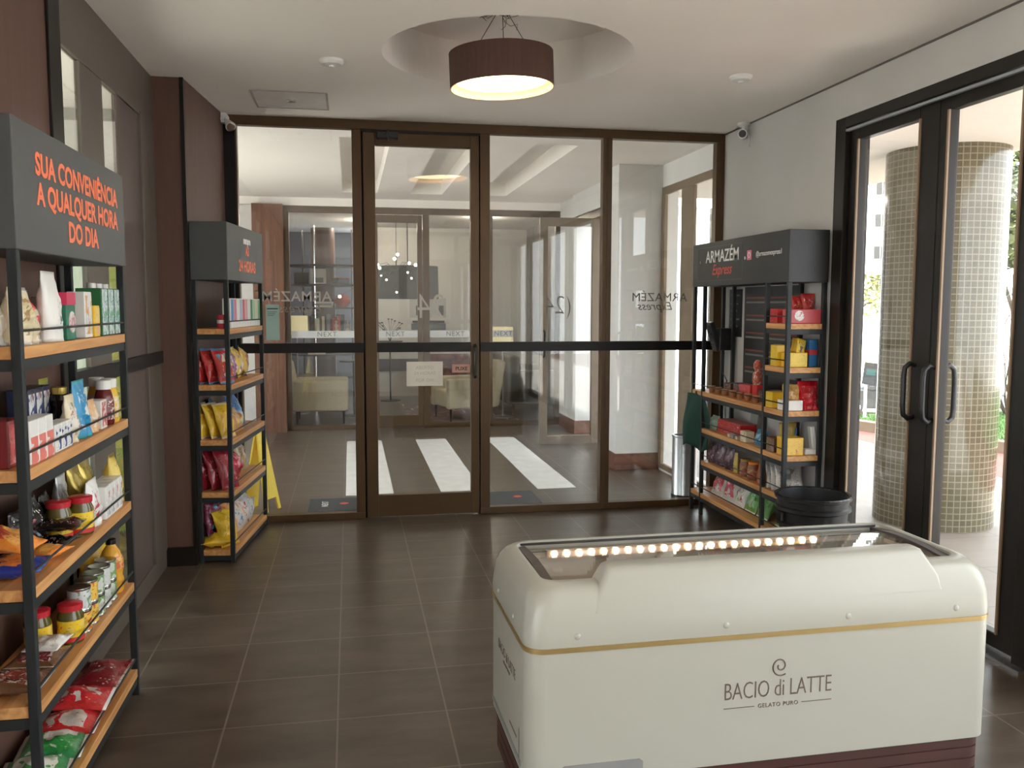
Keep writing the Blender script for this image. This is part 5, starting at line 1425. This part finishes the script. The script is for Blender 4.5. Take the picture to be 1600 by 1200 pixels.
for k in range(3):
    place(bag(0.15, 0.20, 0.07, solid('fresh_green', (0.12, 0.36, 0.06)), gb, WH, ('green and white bag beside the white one', 'green and white bag against the middle post', 'green bag right of the middle post, behind the waste bin')[k], 'bag', U6, 'grain_bag', False, 124 + k), C_, (0.83, 1.0, 1.25)[k], 0.085, z, 0, -0.45)

# ---------------------------------------------------------------- things in the lobby
for x0_, x1_, y0_, y1_, lab, tx, mir in ((-0.32, 0.10, 6.42, 6.86, 'charcoal door mat with a red dot, left of the glass door in the lobby', -0.06, 1), (0.95, 1.43, 6.42, 6.88, 'charcoal door mat with a red dot, right of the glass door in the lobby', 1.28, 1)):
    o = tag(MB().box(x0_, y0_, 0, x1_, y1_, 0.012).build('door_mat', MATGREY, bevel=0.004), lab, 'mat', 'lobby door mats')
    MB().disc((tx, (y0_ + y1_) / 2 + 0.02, 0.0125), 0.035, (0, 0, 1), 24, 0.002).build('red_dot', REDINK, o)
    text('mat_lettering', 'NEXT', 0.07, WHITEINK, o, (tx - 0.14 if tx < 0 else tx - 0.26, (y0_ + y1_) / 2 + 0.02, 0.0125), (0, 0, PI / 2))

t = thing('wet_floor_sign', 'yellow folding wet floor sign behind the glass beside the partition rack', 'floor sign', (-0.665, 6.62, 0), R(62))
YP_ = mat('yellow_plastic', (0.85, 0.62, 0.03), 0.45)
for s, nm in ((-1, 'front_board'), (1, 'rear_board')):
    pts = [(-0.10, 0), (-0.065, 0), (-0.055, 0.09), (0.055, 0.09), (0.065, 0), (0.10, 0), (0.05, 0.58), (0.03, 0.60), (-0.03, 0.60), (-0.05, 0.58)]
    b = MB()
    lo = [b._v((x, s * (0.10 * (1 - z / 0.62)) - 0.006, z)) for x, z in pts]
    hi = [b._v((x, s * (0.10 * (1 - z / 0.62)) + 0.006, z)) for x, z in pts]
    b._f(lo)
    b._f(hi[::-1])
    for i in range(len(pts)):
        j = (i + 1) % len(pts)
        b._f([lo[i], lo[j], hi[j], hi[i]])
    b.build(nm, YP_, t)

# floor lamp, armchairs, side tables
def floor_lamp(label, loc, h=1.35, r=0.13):
    t = thing('floor_lamp', label, 'lamp', loc, 0, 'lounge floor lamps')
    MB().lathe([(0.15, 0), (0.15, 0.012), (0.02, 0.02)], n=32).build('base', STEEL, t, smooth=True)
    MB().tube([(0, 0, 0.015), (0, 0, h)], 0.009, 10).build('pole', STEEL, t, smooth=True)
    MB().loft([[(rr * math.cos(2 * PI * k / 32), rr * math.sin(2 * PI * k / 32), z) for k in range(32)] for rr, z in ((r, h - 0.26), (r * .98, h))], cap0=False, cap1=False).build('lamp_shade', mat('lit_cream_shade', (0.75, 0.66, 0.42), 0.8, emit=(0.9, 0.75, 0.42), estr=0.35), t, smooth=True)
floor_lamp('steel floor lamp with a cream drum shade, seen through the right lobby pane', (2.02, 11.6, 0), 1.22, 0.14)
floor_lamp('steel floor lamp with a cream drum shade beside the round bookcase', (-0.72, 12.5, 0), 1.36, 0.15)

def armchair(label, loc, rz, m, w=0.66, d=0.74, arm=0.56, back=0.80, feet=True):
    t = thing('armchair', label, 'armchair', loc, rz, 'lounge armchairs')
    MB().box(-w / 2 + .09, -d / 2 + .02, 0.18, w / 2 - .09, d / 2 - .1, 0.40).build('seat', m, t, bevel=0.035, seg=3)
    MB(Matrix.Translation((0, d / 2 - .08, 0.18)) @ Matrix.Rotation(R(-10), 4, 'X')).box(-w / 2, -0.06, 0, w / 2, 0.07, back - 0.18).build('backrest', m, t, bevel=0.045, seg=3)
    for s in (-1, 1):
        MB().box(s * w / 2, -d / 2, 0.17, s * (w / 2 - .1), d / 2 - .05, arm).build('armrest', m, t, bevel=0.03, seg=3)
        for yy in (-d / 2 + .06, d / 2 - .1):
            MB().tube([(s * (w / 2 - .06), yy, 0.18), (s * (w / 2 - .05), yy, 0)], 0.017, 10, r2=0.011).build('leg', BLACK, t)
    return t
armchair('cream fabric armchair turned sideways behind the left lobby pane', (-0.40, 11.55, 0), R(90), CREAMFAB)
armchair('cream fabric armchair behind the right lobby pane, beside the floor lamp', (1.50, 11.55, 0), R(-75), CREAMFAB)
armchair('dark red patterned armchair behind the cream one on the right', (1.45, 13.3, 0), R(180), mat('red_check', (0.16, 0.035, 0.03), 0.9, var=0.6, scale=14), 0.8, 0.8)
t = thing('grey_sofa', 'grey upholstered sofa end standing right of the floor lamp', 'sofa', (2.50, 12.4, 0), R(90))
GREYF = mat('grey_fabric', (0.22, 0.20, 0.185), 0.9)
MB().box(-0.7, -0.35, 0.15, 0.7, 0.35, 0.42).build('seat', GREYF, t, bevel=0.04, seg=3)
MB().box(-0.7, 0.22, 0.15, 0.7, 0.40, 0.82).build('backrest', GREYF, t, bevel=0.04, seg=3)
for s in (-1, 1):
    MB().box(s * 0.7, -0.35, 0.15, s * 0.58, 0.38, 0.62).build('armrest', GREYF, t, bevel=0.03, seg=3)
    for yy in (-0.28, 0.3):
        MB().tube([(s * 0.62, yy, 0.16), (s * 0.64, yy, 0)], 0.02, 8).build('leg', DARKWOOD, t)
t = thing('lounge_rug', 'dark red patterned rug under the lounge chairs', 'rug', (1.5, 12.2, 0.0))
MB().box(-0.75, -1.1, 0.0, 0.75, 1.1, 0.008).build('pile', printed('rug_print', (0.12, 0.03, 0.03), (0.05, 0.03, 0.03), (0.25, 0.16, 0.13), 9), t)

# round bookcase column
bx, by = -0.37, 13.2
t = thing('round_bookcase', 'round brown column ringed with circular shelves in the lounge', 'bookcase', (bx, by, 0))
MB().lathe([(0.17, 0), (0.17, 2.62)], n=40).build('column', mat('brown_column', (0.13, 0.065, 0.05), 0.35), t, smooth=True)
SH = mat('dark_shelf', (0.055, 0.040, 0.032), 0.4)
LEV = (0.45, 0.78, 1.10, 1.45, 1.78, 2.06)
for z in LEV:
    MB().lathe([(0.172, z), (0.49, z), (0.49, z + 0.025), (0.172, z + 0.025)], n=48, cap0=False, cap1=False).build('shelf', SH, t, smooth=True)
for a in (15, 135, 255):
    MB().tube([(0.43 * math.cos(R(a)), 0.43 * math.sin(R(a)), 0), (0.43 * math.cos(R(a)), 0.43 * math.sin(R(a)), 2.62)], 0.012, 8).build('upright', CHROME, t)
rng = random.Random(11)
bc = [('white', W_), ('grey', (0.30, 0.30, 0.31)), ('black', (0.03, 0.03, 0.03)), ('red', (0.50, 0.06, 0.05)), ('cream', crm), ('blue', (0.08, 0.14, 0.26)), ('brown', (0.22, 0.11, 0.06))]
def book(nm, c, x, y, z, w, d, h, rz, lab, g):
    o = MB().box(-w / 2, -d / 2, 0, w / 2, d / 2, h).build('book', mat('book_' + nm, c, 0.6))
    if h > w:
        MB().box(-w / 2 + .003, -d / 2 + .003, 0.003, w / 2 - .003, d / 2 + .0006, h + .0006).build('pages', PAPER, o)
    else:
        MB().box(-w / 2 + .003, -d / 2 + .003, 0.004, w / 2 + .0006, d / 2 + .0006, h - 0.004).build('pages', PAPER, o)
    o.location = (x, y, z)
    o.rotation_euler = (0, 0, rz)
    tag(o, lab, 'book', g)
BN = ('first', 'second', 'third', 'fourth', 'fifth', 'sixth', 'seventh', 'eighth', 'ninth')
lvl = {0.78: 'low', 1.10: 'middle', 1.78: 'upper'}
for k in range(9):
    nm, c = bc[(0, 1, 2, 0, 4, 1, 3, 3, 2)[k]]
    a = R(-128 + 9.5 * k)
    book(nm, c, bx + 0.385 * math.cos(a), by + 0.385 * math.sin(a), LEV[2] + 0.026, 0.035 + 0.01 * (k % 2), 0.15, 0.19 + 0.03 * (k % 3), a + PI / 2, nm + ' upright book, %s from the left on the middle ring of the round bookcase' % BN[k], 'books on the middle ring')
for k in range(4):
    nm, c = bc[(4, 0, 2, 6)[k]]
    book(nm, c, bx - 0.10, by - 0.34, LEV[1] + 0.026 + k * 0.027, 0.24, 0.17, 0.026, 0.1 * k, nm + ' flat book, %s from the bottom of the stack on the low ring' % BN[k], 'stacked books on the low ring')
for k in range(3):
    nm, c = bc[(4, 1, 0)[k]]
    book(nm, c, bx + 0.02, by - 0.33, LEV[3] + 0.026 + k * 0.027, 0.22, 0.16, 0.026, -0.12 * k, nm + ' flat book, %s from the bottom of the stack on the fourth ring' % BN[k], 'stacked books on the fourth ring')
for k in range(3):
    nm, c = bc[(2, 5, 6)[k]]
    book(nm, c, bx + 0.25, by - 0.22, LEV[4] + 0.026 + k * 0.03, 0.2, 0.15, 0.028, 0.5 + 0.1 * k, nm + ' flat book, %s from the bottom of the stack on the fifth ring' % BN[k], 'stacked books on the fifth ring')
o = tag(MB().box(-0.10, -0.07, 0, 0.10, 0.07, 0.16).build('storage_box', mat('dark_box', (0.03, 0.028, 0.026), 0.5), bevel=0.004), 'dark storage box on the fifth ring at the left of the round bookcase', 'box')
MB().box(-0.104, -0.074, 0.13, 0.104, 0.074, 0.165).build('lid', mat('dark_box', blk), o)
o.location = (bx - 0.30, by - 0.20, LEV[4] + 0.026)
t = thing('photo_frame', 'pale framed picture of a dark hill leaning on the round bookcase', 'picture', (bx - 0.06, by - 0.36, LEV[4] + 0.026))
MB(Matrix.Rotation(R(-8), 4, 'X')).box(-0.11, -0.008, 0, 0.11, 0.008, 0.22).build('frame', PAPER, t)
MB(Matrix.Rotation(R(-8), 4, 'X')).poly([(-0.07, -0.0095), (0.07, -0.0095), (0.07, -0.008), (-0.07, -0.008)], 0.02, 0.09).build('picture', mat('hill_print', (0.10, 0.13, 0.10), 0.7), t)
o = lathe_pack('red_vase', [(0.05, 0), (0.11, 0.06), (0.12, 0.11), (0.07, 0.17), (0.05, 0.19), (0.04, 0.185), (0.06, 0.16)], solid('coral', (0.62, 0.12, 0.09), 0.4), 'round coral red vase on the fourth ring of the round bookcase', 'vase')
o.location = (bx + 0.27, by - 0.26, LEV[3] + 0.026)
for k, (dx, lab) in enumerate(((0.18, 'small cream figurine left of two on the middle ring'), (0.34, 'small cream figurine right of two on the middle ring'))):
    o = lathe_pack('figurine', [(0.03, 0), (0.035, 0.01), (0.015, 0.05), (0.03, 0.09), (0.012, 0.12), (0.022, 0.14), (0.005, 0.165)], CR_, lab, 'figurine', 'figurines on the bookcase')
    o.location = (bx + dx, by - 0.30 - (0.1 if k == 0 else 0), LEV[3] + 0.026) if False else (bx + dx, by - (0.42 if k == 0 else 0.30), LEV[2] + 0.026)

t = thing('side_table', 'small black round side table in front of the bookcase', 'table', (0.05, 12.1, 0))
MB().lathe([(0.20, 0.74), (0.20, 0.76)], n=32).build('table_top', SH, t, smooth=True)
MB().tube([(0, 0, 0), (0, 0, 0.74)], 0.015, 10).build('pole', BLACK, t)
MB().lathe([(0.14, 0), (0.14, 0.012)], n=32).build('base', BLACK, t)
o = lathe_pack('figurine', [(0.025, 0), (0.03, 0.01), (0.012, 0.06), (0.026, 0.10), (0.010, 0.13)], CR_, 'cream figurine standing on the small side table', 'figurine')
o.location = (0.1, 12.05, 0.76)

# big dark drum pendant, white wall with art, sputnik chandelier
t = thing('drum_chandelier', 'large black drum pendant hanging over the white lounge wall', 'lamp', (0.86, 13.2, 1.60))
MB().loft([[(rr * math.cos(2 * PI * k / 48), rr * math.sin(2 * PI * k / 48), z) for k in range(48)] for rr, z in ((0.46, 0), (0.45, 0.48), (0.44, 0.48), (0.45, 0))], cap0=False, cap1=False).build('lamp_shade', mat('black_shade', (0.022, 0.028, 0.03), 0.8), t, smooth=True)
MB().lathe([(0.44, 0.06), (0.44, 0.07)], n=40).build('diffuser', mat('dim_diffuser', (0.06, 0.06, 0.06), 0.7), t)
MB().tube([(0, 0, 0.07), (0, 0, 1.15)], 0.008, 8).build('suspension_wire', BLACK, t)
# bulbs: (photo-like sprawl, metres round the hub)
t = thing('sputnik_chandelier', 'chandelier of thin branches with many tiny glowing bulbs in front of the black drum', 'chandelier', (0.63, 12.0, 1.95))
MB().tube([(0, 0, 0), (0, 0, 0.82)], 0.004, 6).build('stem', mat('dark_bronze', (0.02, 0.02, 0.02)), t)
px_b = [(594.5, 444), (590, 449), (606, 451), (611, 454.5), (612, 409), (616, 413), (635, 403), (642, 394), (663, 405), (671, 409), (618, 425), (623, 434), (640, 452), (661.5, 431), (658, 421), (553, 459)]
rng = random.Random(5)
for k, (px, py) in enumerate(px_b):
    X = (px - 640) * 0.0087
    Z = (412 - py) * 0.0087 + 0.08
    Yy = rng.uniform(-0.45, 0.45)
    br_ = MB().tube([(0, 0, 0.02), (X * .5, Yy * .5, Z * .5 + 0.08), (X, Yy, Z)], 0.0025, 5).build('branch', mat('dark_bronze', (0.02, 0.02, 0.02)), t)
    MB().sphere((X, Yy, Z), 0.020 if k in (0, 4, 5, 6, 7, 8, 9, 15) else 0.012, 12, 8).build('bulb', BULB, br_)
t = thing('wall_picture', 'grey framed picture with black shapes on the white lounge wall', 'picture', (1.28, 14.585, 1.20))
MB().box(-0.30, 0, 0.10, 0.30, 0.015, 0.42).build('frame', mat('pale_grey_frame', (0.45, 0.45, 0.43), 0.6), t)
for k, (x, w2) in enumerate(((-0.2, 0.06), (-0.08, 0.05), (0.18, 0.08))):
    MB().box(x, -0.002, 0.14, x + w2, 0.001, 0.30).build('picture_shape', BLACKINK, t)
t = thing('wall_shelf', 'black wall shelf with books under the grey picture', 'shelf', (1.28, 14.45, 1.10))
MB().box(-0.28, 0, 0, 0.28, 0.13, 0.10).build('shelf_board', BLACK, t)
MB().box(-0.26, 0, 0.12, 0.26, 0.13, 0.15).build('shelf_board', BLACK, t)
MB().box(-0.02, 0.10, 0.0, 0.02, 0.15, 0.16).build('bracket', BLACK, t)
t = thing('plant_stand', 'thin black branching plant stand before the white lounge wall', 'plant stand', (0.62, 13.9, 0))
b = MB().tube([(0, 0, 0), (0, 0, 0.95)], 0.012, 8)
rng = random.Random(8)
b.build('pole', BLACK, t)
MB().lathe([(0.16, 0), (0.16, 0.012)], n=32).build('base', BLACK, t)
MB().lathe([(0.2, 0.93), (0.2, 0.945)], n=32).build('table_top', BLACK, t)
b = MB()
for k in range(16):
    a, l = rng.uniform(0, 2 * PI), rng.uniform(0.15, 0.34)
    tip = Vector((0.26 * math.cos(a) * l * 3, 0.12 * math.sin(a), 0.95 + l))
    b.tube([(0, 0, 0.93), (tip.x * .4, tip.y * .4, 0.95 + l * .6), tip], 0.003, 5)
    b.sphere(tip, 0.018, 8, 6, (1, 1, .6))
o = b.build('twigs', mat('dark_twig', (0.04, 0.045, 0.035), 0.7), t)
o = tag(MB().box(1.64, YF - 0.01, 0.97, 1.69, YF, 1.07).build('wall_switch', WHITEPL), 'small white switch plate on the far glass screen', 'switch')
MB().box(1.655, YF - 0.013, 1.0, 1.675, YF - 0.01, 1.04).build('rocker', PAPER, o)
for k, (x, y, e) in enumerate(((0.3, 13.4, 26), (1.9, 12.6, 14), (-1.5, 13.0, 10))):  # ceiling lamps added to brighten the lounge
    dl = thing('fill_lamp', ('added ceiling fill lamp nearest the white lounge wall', 'added ceiling fill lamp above the grey sofa', 'added ceiling fill lamp over the dark left side of the lounge')[k], 'fill_lamp', (x, y, H))
    MB().lathe([(0.06, 0), (0.06, -0.008), (0.045, -0.008)], n=24).build('trim_ring', WHITEPL, dl)
    MB().lathe([(0.044, -0.003), (0.044, -0.006)], n=24).build('bulb', mat('fill_bulb', W_, 0.5, emit=(1, .86, .66), estr=4), dl)
    ld = bpy.data.lights.new('fill_lamp_glow', 'POINT')
    ld.energy = e
    ld.color = (1.0, 0.88, 0.72)
    ld.shadow_soft_size = 0.04
    lo = bpy.data.objects.new('fill_lamp_glow', ld)
    COL.objects.link(lo)
    lo.parent = dl
    lo.location = (0, 0, -0.06)

# ---------------------------------------------------------------- outside
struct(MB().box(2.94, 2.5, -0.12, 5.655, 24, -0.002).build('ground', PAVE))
struct(MB().box(2.94, -14, -0.12, 5.655, 2.5, -0.002).build('ground', BOUNCEPAVE))
struct(MB().poly([(5.655, -14), (8.0, -14), (8.0, 3.0), (6.57, 7.9), (6.02, 9.75), (5.3, 12.2), (5.655, 12.2)][:5] + [(5.655, 11.0)], -0.12, -0.001).build('path', REDBRICK))
KERB = mat('stone_kerb', (0.13, 0.10, 0.07), 0.8)
struct(MB().poly([(8.0, 3.0), (8.13, 3.04), (6.70, 7.94), (6.15, 9.79), (5.79, 11.04), (5.66, 11.0), (6.02, 9.75), (6.57, 7.9)], -0.12, 0.12).build('kerb', KERB))
struct(MB().poly([(8.13, 3.04), (14.5, 3.04), (14.5, 10.35), (6.0, 10.35), (6.15, 9.79), (6.70, 7.94)], -0.12, 0.10).build('lawn', mat('lawn_green', (0.022, 0.058, 0.006), 0.95, var=0.35, scale=30, bump=0.4)))
rng = random.Random(2)
b = MB()
for k in range(9000):
    x, y = rng.uniform(6.1, 9.4), rng.uniform(7.2, 10.3)
    if x < 6.70 + 0.05 - (y - 7.94) * 0.30 or x < 6.75 - (y - 7.94) * 0.3:
        continue
    a, hgt = rng.uniform(0, PI), rng.uniform(0.025, 0.05)
    dx, dy = 0.004 * math.cos(a), 0.004 * math.sin(a)
    b._f([b._v((x - dx, y - dy, 0.10)), b._v((x + dx, y + dy, 0.10)), b._v((x + rng.uniform(-.02, .02), y + rng.uniform(-.02, .02), 0.10 + hgt))])
o = b.build('grass', mat('grass_blade', (0.030, 0.080, 0.008), 0.8, var=0.3, scale=3))
o['kind'] = 'stuff'
o['label'] = 'short bright green grass on the lawn outside'
o['category'] = 'grass'
struct(MB().poly([(2.94, 24), (5.3, 12.2), (5.655, 11.0), (6.0, 10.35), (14.5, 10.35), (14.5, -14), (120, -14), (120, 160), (2.94, 160)], -2.6, -2.3).build('road', mat('pale_asphalt', (0.50, 0.48, 0.46), 0.9)))
struct(MB().box(14.5, -14, -2.3, 14.6, 10.35, 0.05).build('trim_17', KERB))
# canopy over the entrance
struct(MB().box(2.94, 2.2, 2.567, 4.50, 8.3, 2.75).build('roof', mat('soffit_white', (0.80, 0.76, 0.70), 0.9, var=0.02)))
# mosaic column
t = thing('mosaic_column', 'thick round column clad in small beige mosaic tiles outside the entrance door', 'column', (4.06, 5.49, 0))
t['kind'] = 'structure'
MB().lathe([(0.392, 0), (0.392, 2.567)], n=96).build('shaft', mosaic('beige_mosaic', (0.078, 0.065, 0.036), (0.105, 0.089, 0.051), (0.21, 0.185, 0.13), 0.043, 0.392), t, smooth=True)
t = thing('mosaic_column', 'pale round column outside the lobby window', 'column', (4.30, 9.05, 0))
t['kind'] = 'structure'
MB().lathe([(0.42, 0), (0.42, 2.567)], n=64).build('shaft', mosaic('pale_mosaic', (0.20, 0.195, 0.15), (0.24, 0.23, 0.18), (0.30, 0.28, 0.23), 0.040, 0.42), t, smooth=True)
# pale wall beyond the lobby doorway
struct(MB().box(3.9, 11.0, -0.1, 4.1, 18.5, 6.0).build('wall_outside', mat('bluish_render', (0.56, 0.68, 0.84), 0.9)))

# sign in the lawn
t = thing('lawn_sign', 'small dark sign on a white post in the lawn outside', 'sign', (6.42, 10.05, 0.10), R(-32))
MB().box(-0.018, -0.01, 0, 0.018, 0.01, 0.50).build('post', WHITEPL, t)
MB(Matrix.Rotation(R(6), 4, 'Y')).box(-0.095, -0.022, 0.42, 0.085, -0.010, 0.70).build('board', mat('sign_slate', (0.02, 0.022, 0.025), 0.5), t)
MB(Matrix.Rotation(R(6), 4, 'Y')).box(-0.06, -0.0235, 0.54, 0.05, -0.0215, 0.62).build('symbol', mat('teal_symbol', (0.02, 0.06, 0.06), 0.5), t)

# parked car on the lower street
t = thing('parked_car', 'dark grey parked car on the street beyond the lawn', 'car', (18.65, 27.5, -2.3), R(148))
CARP = mat('car_paint', (0.008, 0.009, 0.008), 0.3, 0.0, coat=0.3)
def carbody(prof, w, name, m, shrink=0.0):
    b = MB()
    rings = []
    for yy, k in ((-w, 0.93), (-w * .9, 1.0), (w * .9, 1.0), (w, 0.93)):
        rings.append([(x, yy, 0.25 + (z - 0.25) * k) for x, z in prof])
    b.loft(rings)
    return b.build(name, m, t, smooth=True)
carbody([(-2.05, 0.28), (2.0, 0.28), (2.08, 0.5), (2.0, 0.72), (1.2, 0.93), (-1.75, 0.98), (-2.1, 0.85), (-2.12, 0.5)], 0.86, 'body', CARP)
carbody([(1.15, 0.92), (0.45, 1.42), (-0.9, 1.47), (-1.75, 0.97)], 0.74, 'cabin', mat('car_glass', (0.02, 0.022, 0.025), 0.15))
MB().box(-0.95, -0.6, 1.44, 0.42, 0.6, 1.475).build('roof_panel', CARP, t, bevel=0.02)
for x in (-1.3, 1.3):
    for s in (-1, 1):
        wv = MB().tube([(x, s * 0.70, 0.32), (x, s * 0.885, 0.32)], 0.32, 28).build('wheel', BLACKPL, t, smooth=True)
        b = MB()
        for k in range(6):
            a = 2 * PI * k / 6
            b.tube([(x, s * 0.89, 0.32), (x + 0.21 * math.cos(a), s * 0.89, 0.32 + 0.21 * math.sin(a))], 0.03, 6)
        b.tube([(x + 0.22 * math.cos(2 * PI * k / 24), s * 0.888, 0.32 + 0.22 * math.sin(2 * PI * k / 24)) for k in range(25)], 0.02, 6)
        b.build('rim', CHROME, wv)
for s in (-1, 1):
    MB().box(0.62, s * 0.90, 0.95, 0.80, s * 1.02, 1.08).build('mirror', CARP, t, bevel=0.02)
    MB().box(0.05, s * 0.862, 0.78, 0.22, s * 0.885, 0.81).build('door_handle', CHROME, t)
    MB().box(1.95, s * 0.45, 0.62, 2.08, s * 0.78, 0.74).build('headlight', WHITEPL, t)

# street wall, tall white building, house
struct(MB().poly([(15, 38), (70, 30), (70, 30.4), (15, 38.4)], -2.3, 1.3).build('wall_street', mat('bright_wall', (0.82, 0.80, 0.78), 0.9)))
t = thing('apartment_block', 'tall white apartment block with rows of small windows in the distance', 'building', (0, 0, 0))
bw = mat('white_render', (0.80, 0.78, 0.75), 0.9)
ang = R(32.1)
BX = Matrix.Translation((92 * math.sin(R(32.2)), 92 * math.cos(R(32.2)), -2.3)) @ Matrix.Rotation(-R(20), 4, 'Z')
MB(BX).box(-9, 0, 0, 9, 14, 36).build('wall', bw, t)
WIN = mat('grey_window', (0.035, 0.033, 0.03), 0.3)
for fl_ in range(11):
    for kx in range(4):
        xx = -7.6 + kx * 4.2
        f = MB(BX).box(xx, -0.06, 2.2 + fl_ * 3.05, xx + 1.9, 0.02, 3.4 + fl_ * 3.05).build('window', WIN, t)
        b = MB(BX)
        for q in (0.0, 0.62, 1.24, 1.86):
            b.box(xx + q, -0.10, 2.2 + fl_ * 3.05, xx + q + 0.06, -0.05, 3.4 + fl_ * 3.05)
        b.build('mullion', bw, f)
t = thing('low_house', 'low white house with a dark eave beyond the trees', 'building', (36, 40, -2.3), R(-35))
MB().box(-6, 0, 0, 9, 8, 9.0).build('wall', bw, t)
MB().loft([[(-6.6, -0.6, 9), (9.6, -0.6, 9), (9.6, 8.6, 9), (-6.6, 8.6, 9)], [(-3, 3.5, 10.6), (6, 3.5, 10.6), (6, 4.5, 10.6), (-3, 4.5, 10.6)]]).build('roof', mat('grey_roof', (0.30, 0.27, 0.25), 0.8), t)
t = thing('garden_fence', 'white rail fence behind the lawn on the right', 'fence', (0, 0, 0))
for k in range(12):
    MB().box(8.6 + k * 0.5, 10.28, 0.05, 8.63 + k * 0.5, 10.31, 0.75).build('post', WHITEPL, t)
for z in (0.3, 0.72):
    MB().box(8.6, 10.285, z, 14.2, 10.305, z + 0.03).build('rail', WHITEPL, t)

def foliage(n, c, r, sz, seed, name, m, parent, squash=0.8):
    rg = random.Random(seed)
    b = MB()
    for k in range(n):
        while True:
            p = Vector((rg.uniform(-1, 1), rg.uniform(-1, 1), rg.uniform(-1, 1)))
            if 0.25 < p.length < 1:
                break
        p = Vector(c) + Vector((p.x * r, p.y * r, p.z * r * squash))
        u = Vector((rg.uniform(-1, 1), rg.uniform(-1, 1), rg.uniform(-.6, .6))).normalized() * sz
        v = u.cross(Vector((rg.uniform(-1, 1), rg.uniform(-1, 1), rg.uniform(-1, 1)))).normalized() * sz * .45
        b._f([b._v(p - u), b._v(p + v), b._v(p + u), b._v(p - v)])
    return b.build(name, m, parent)
LEAF = mat('yellow_green_leaf', (0.16, 0.17, 0.04), 0.7, var=0.35, scale=2)
LEAF2 = mat('mid_green_leaf', (0.070, 0.085, 0.024), 0.7, var=0.35, scale=2)
BARK = mat('bark', (0.05, 0.038, 0.028), 0.9, var=0.3)
def tree(label, loc, h, blobs, m, seed, sz=0.16, n=700):
    t = thing('street_tree', label, 'tree', loc, 0, 'trees on the street')
    b = MB().tube([(0, 0, 0), (0.05, 0, h * .5), (0, 0.05, h)], 0.13, 10, r2=0.06)
    for (c, r) in blobs:
        b.tube([(0.02, 0.02, h * .75), (c[0] * .6, c[1] * .6, (c[2] + h) / 2), c], 0.05, 6, r2=0.02)
    b.build('trunk', BARK, t, smooth=True)
    for k, (c, r) in enumerate(blobs):
        foliage(n, c, r, sz, seed + k, 'foliage', m, t)
tree('leafy yellow-green tree seen left of the mosaic column', (13.1, 23.5, -2.3), 3.3, [((1.5, -0.9, 4.1), 0.8), ((2.2, -1.3, 4.4), 0.7), ((.2, .1, 4.3), 0.8)], LEAF, 20, .10, 330)
tree('bushy green tree seen right of the mosaic column', (15.6, 18.3, -2.3), 4.4, [((0, 0, 6.6), 1.7), ((0.7, -0.5, 5.3), 1.4), ((-.9, .3, 5.6), 1.3), ((0.2, 0, 8.0), 1.1)], LEAF2, 40, .14, 900)
# palm
t = thing('palm_tree', 'palm with arching fronds at the top right beside the column', 'tree', (13.2, 15.0, -2.3), 0)
MB().tube([(0, 0, 0), (0.1, 0.0, 3), (0, 0, 6.3)], 0.16, 12, r2=0.11).build('trunk', BARK, t, smooth=True)
PALM = mat('palm_leaf', (0.035, 0.050, 0.016), 0.6, var=0.3)
for k in range(16):
    a = 2 * PI * k / 16 + 0.2
    el = 0.9 if k % 2 else 0.45
    b = MB()
    sp = []
    for s_ in range(15):
        q = s_ / 14
        sp.append(Vector((math.cos(a) * 1.9 * q * (1 if el < .6 else .8), math.sin(a) * 1.9 * q * (1 if el < .6 else .8), 6.3 + el * 1.5 * q - 2.2 * q * q)))
    b.tube(sp, 0.018, 5, r2=0.005)
    for s_ in range(1, 15):
        d = (sp[s_] - sp[s_ - 1]).normalized()
        sd = d.cross(Vector((0, 0, 1))).normalized()
        l = 0.55 * math.sin(PI * min(1, 0.15 + s_ / 15))
        for sg in (-1, 1):
            for hf in (0, .5):
                p = sp[s_] - d * 0.07 * hf
                tip = p + sd * sg * l + d * l * .5 - Vector((0, 0, 0.18 * l))
                b._f([b._v(p - d * .022), b._v(p + d * .022), b._v(tip)])
    b.build('frond', PALM, t)
# bare shrub by the lawn
t = thing('bare_shrub', 'thin bare-branched shrub at the far edge of the lawn on the right', 'shrub', (8.35, 9.9, 0.10))
rg = random.Random(4)
b = MB()
lf = []
for k in range(16):
    p = Vector((0, 0, 0))
    d = Vector((rg.uniform(-.5, .5), rg.uniform(-.3, .3), 1)).normalized()
    pts = [p.copy()]
    for s_ in range(7):
        d = (d + Vector((rg.uniform(-.4, .4), rg.uniform(-.4, .4), rg.uniform(-.15, .25)))).normalized()
        p = p + d * 0.26
        pts.append(p.copy())
        if s_ > 2:
            q = p + Vector((rg.uniform(-.3, .3), rg.uniform(-.3, .3), rg.uniform(0, .25)))
            b.tube([p, q], 0.004, 5)
            lf.append(q)
    b.tube(pts, 0.011, 6, r2=0.004)
b.build('branches', BARK, t)
b = MB()
for q in lf:
    for k in range(5):
        c = q + Vector((rg.uniform(-.1, .1), rg.uniform(-.1, .1), rg.uniform(-.1, .1)))
        u = Vector((rg.uniform(-1, 1), rg.uniform(-1, 1), rg.uniform(-1, 1))).normalized() * 0.03
        v = Vector((rg.uniform(-1, 1), rg.uniform(-1, 1), rg.uniform(-1, 1))).normalized() * 0.015
        b._f([b._v(c - u), b._v(c + v), b._v(c + u), b._v(c - v)])
b.build('foliage', LEAF2, t)
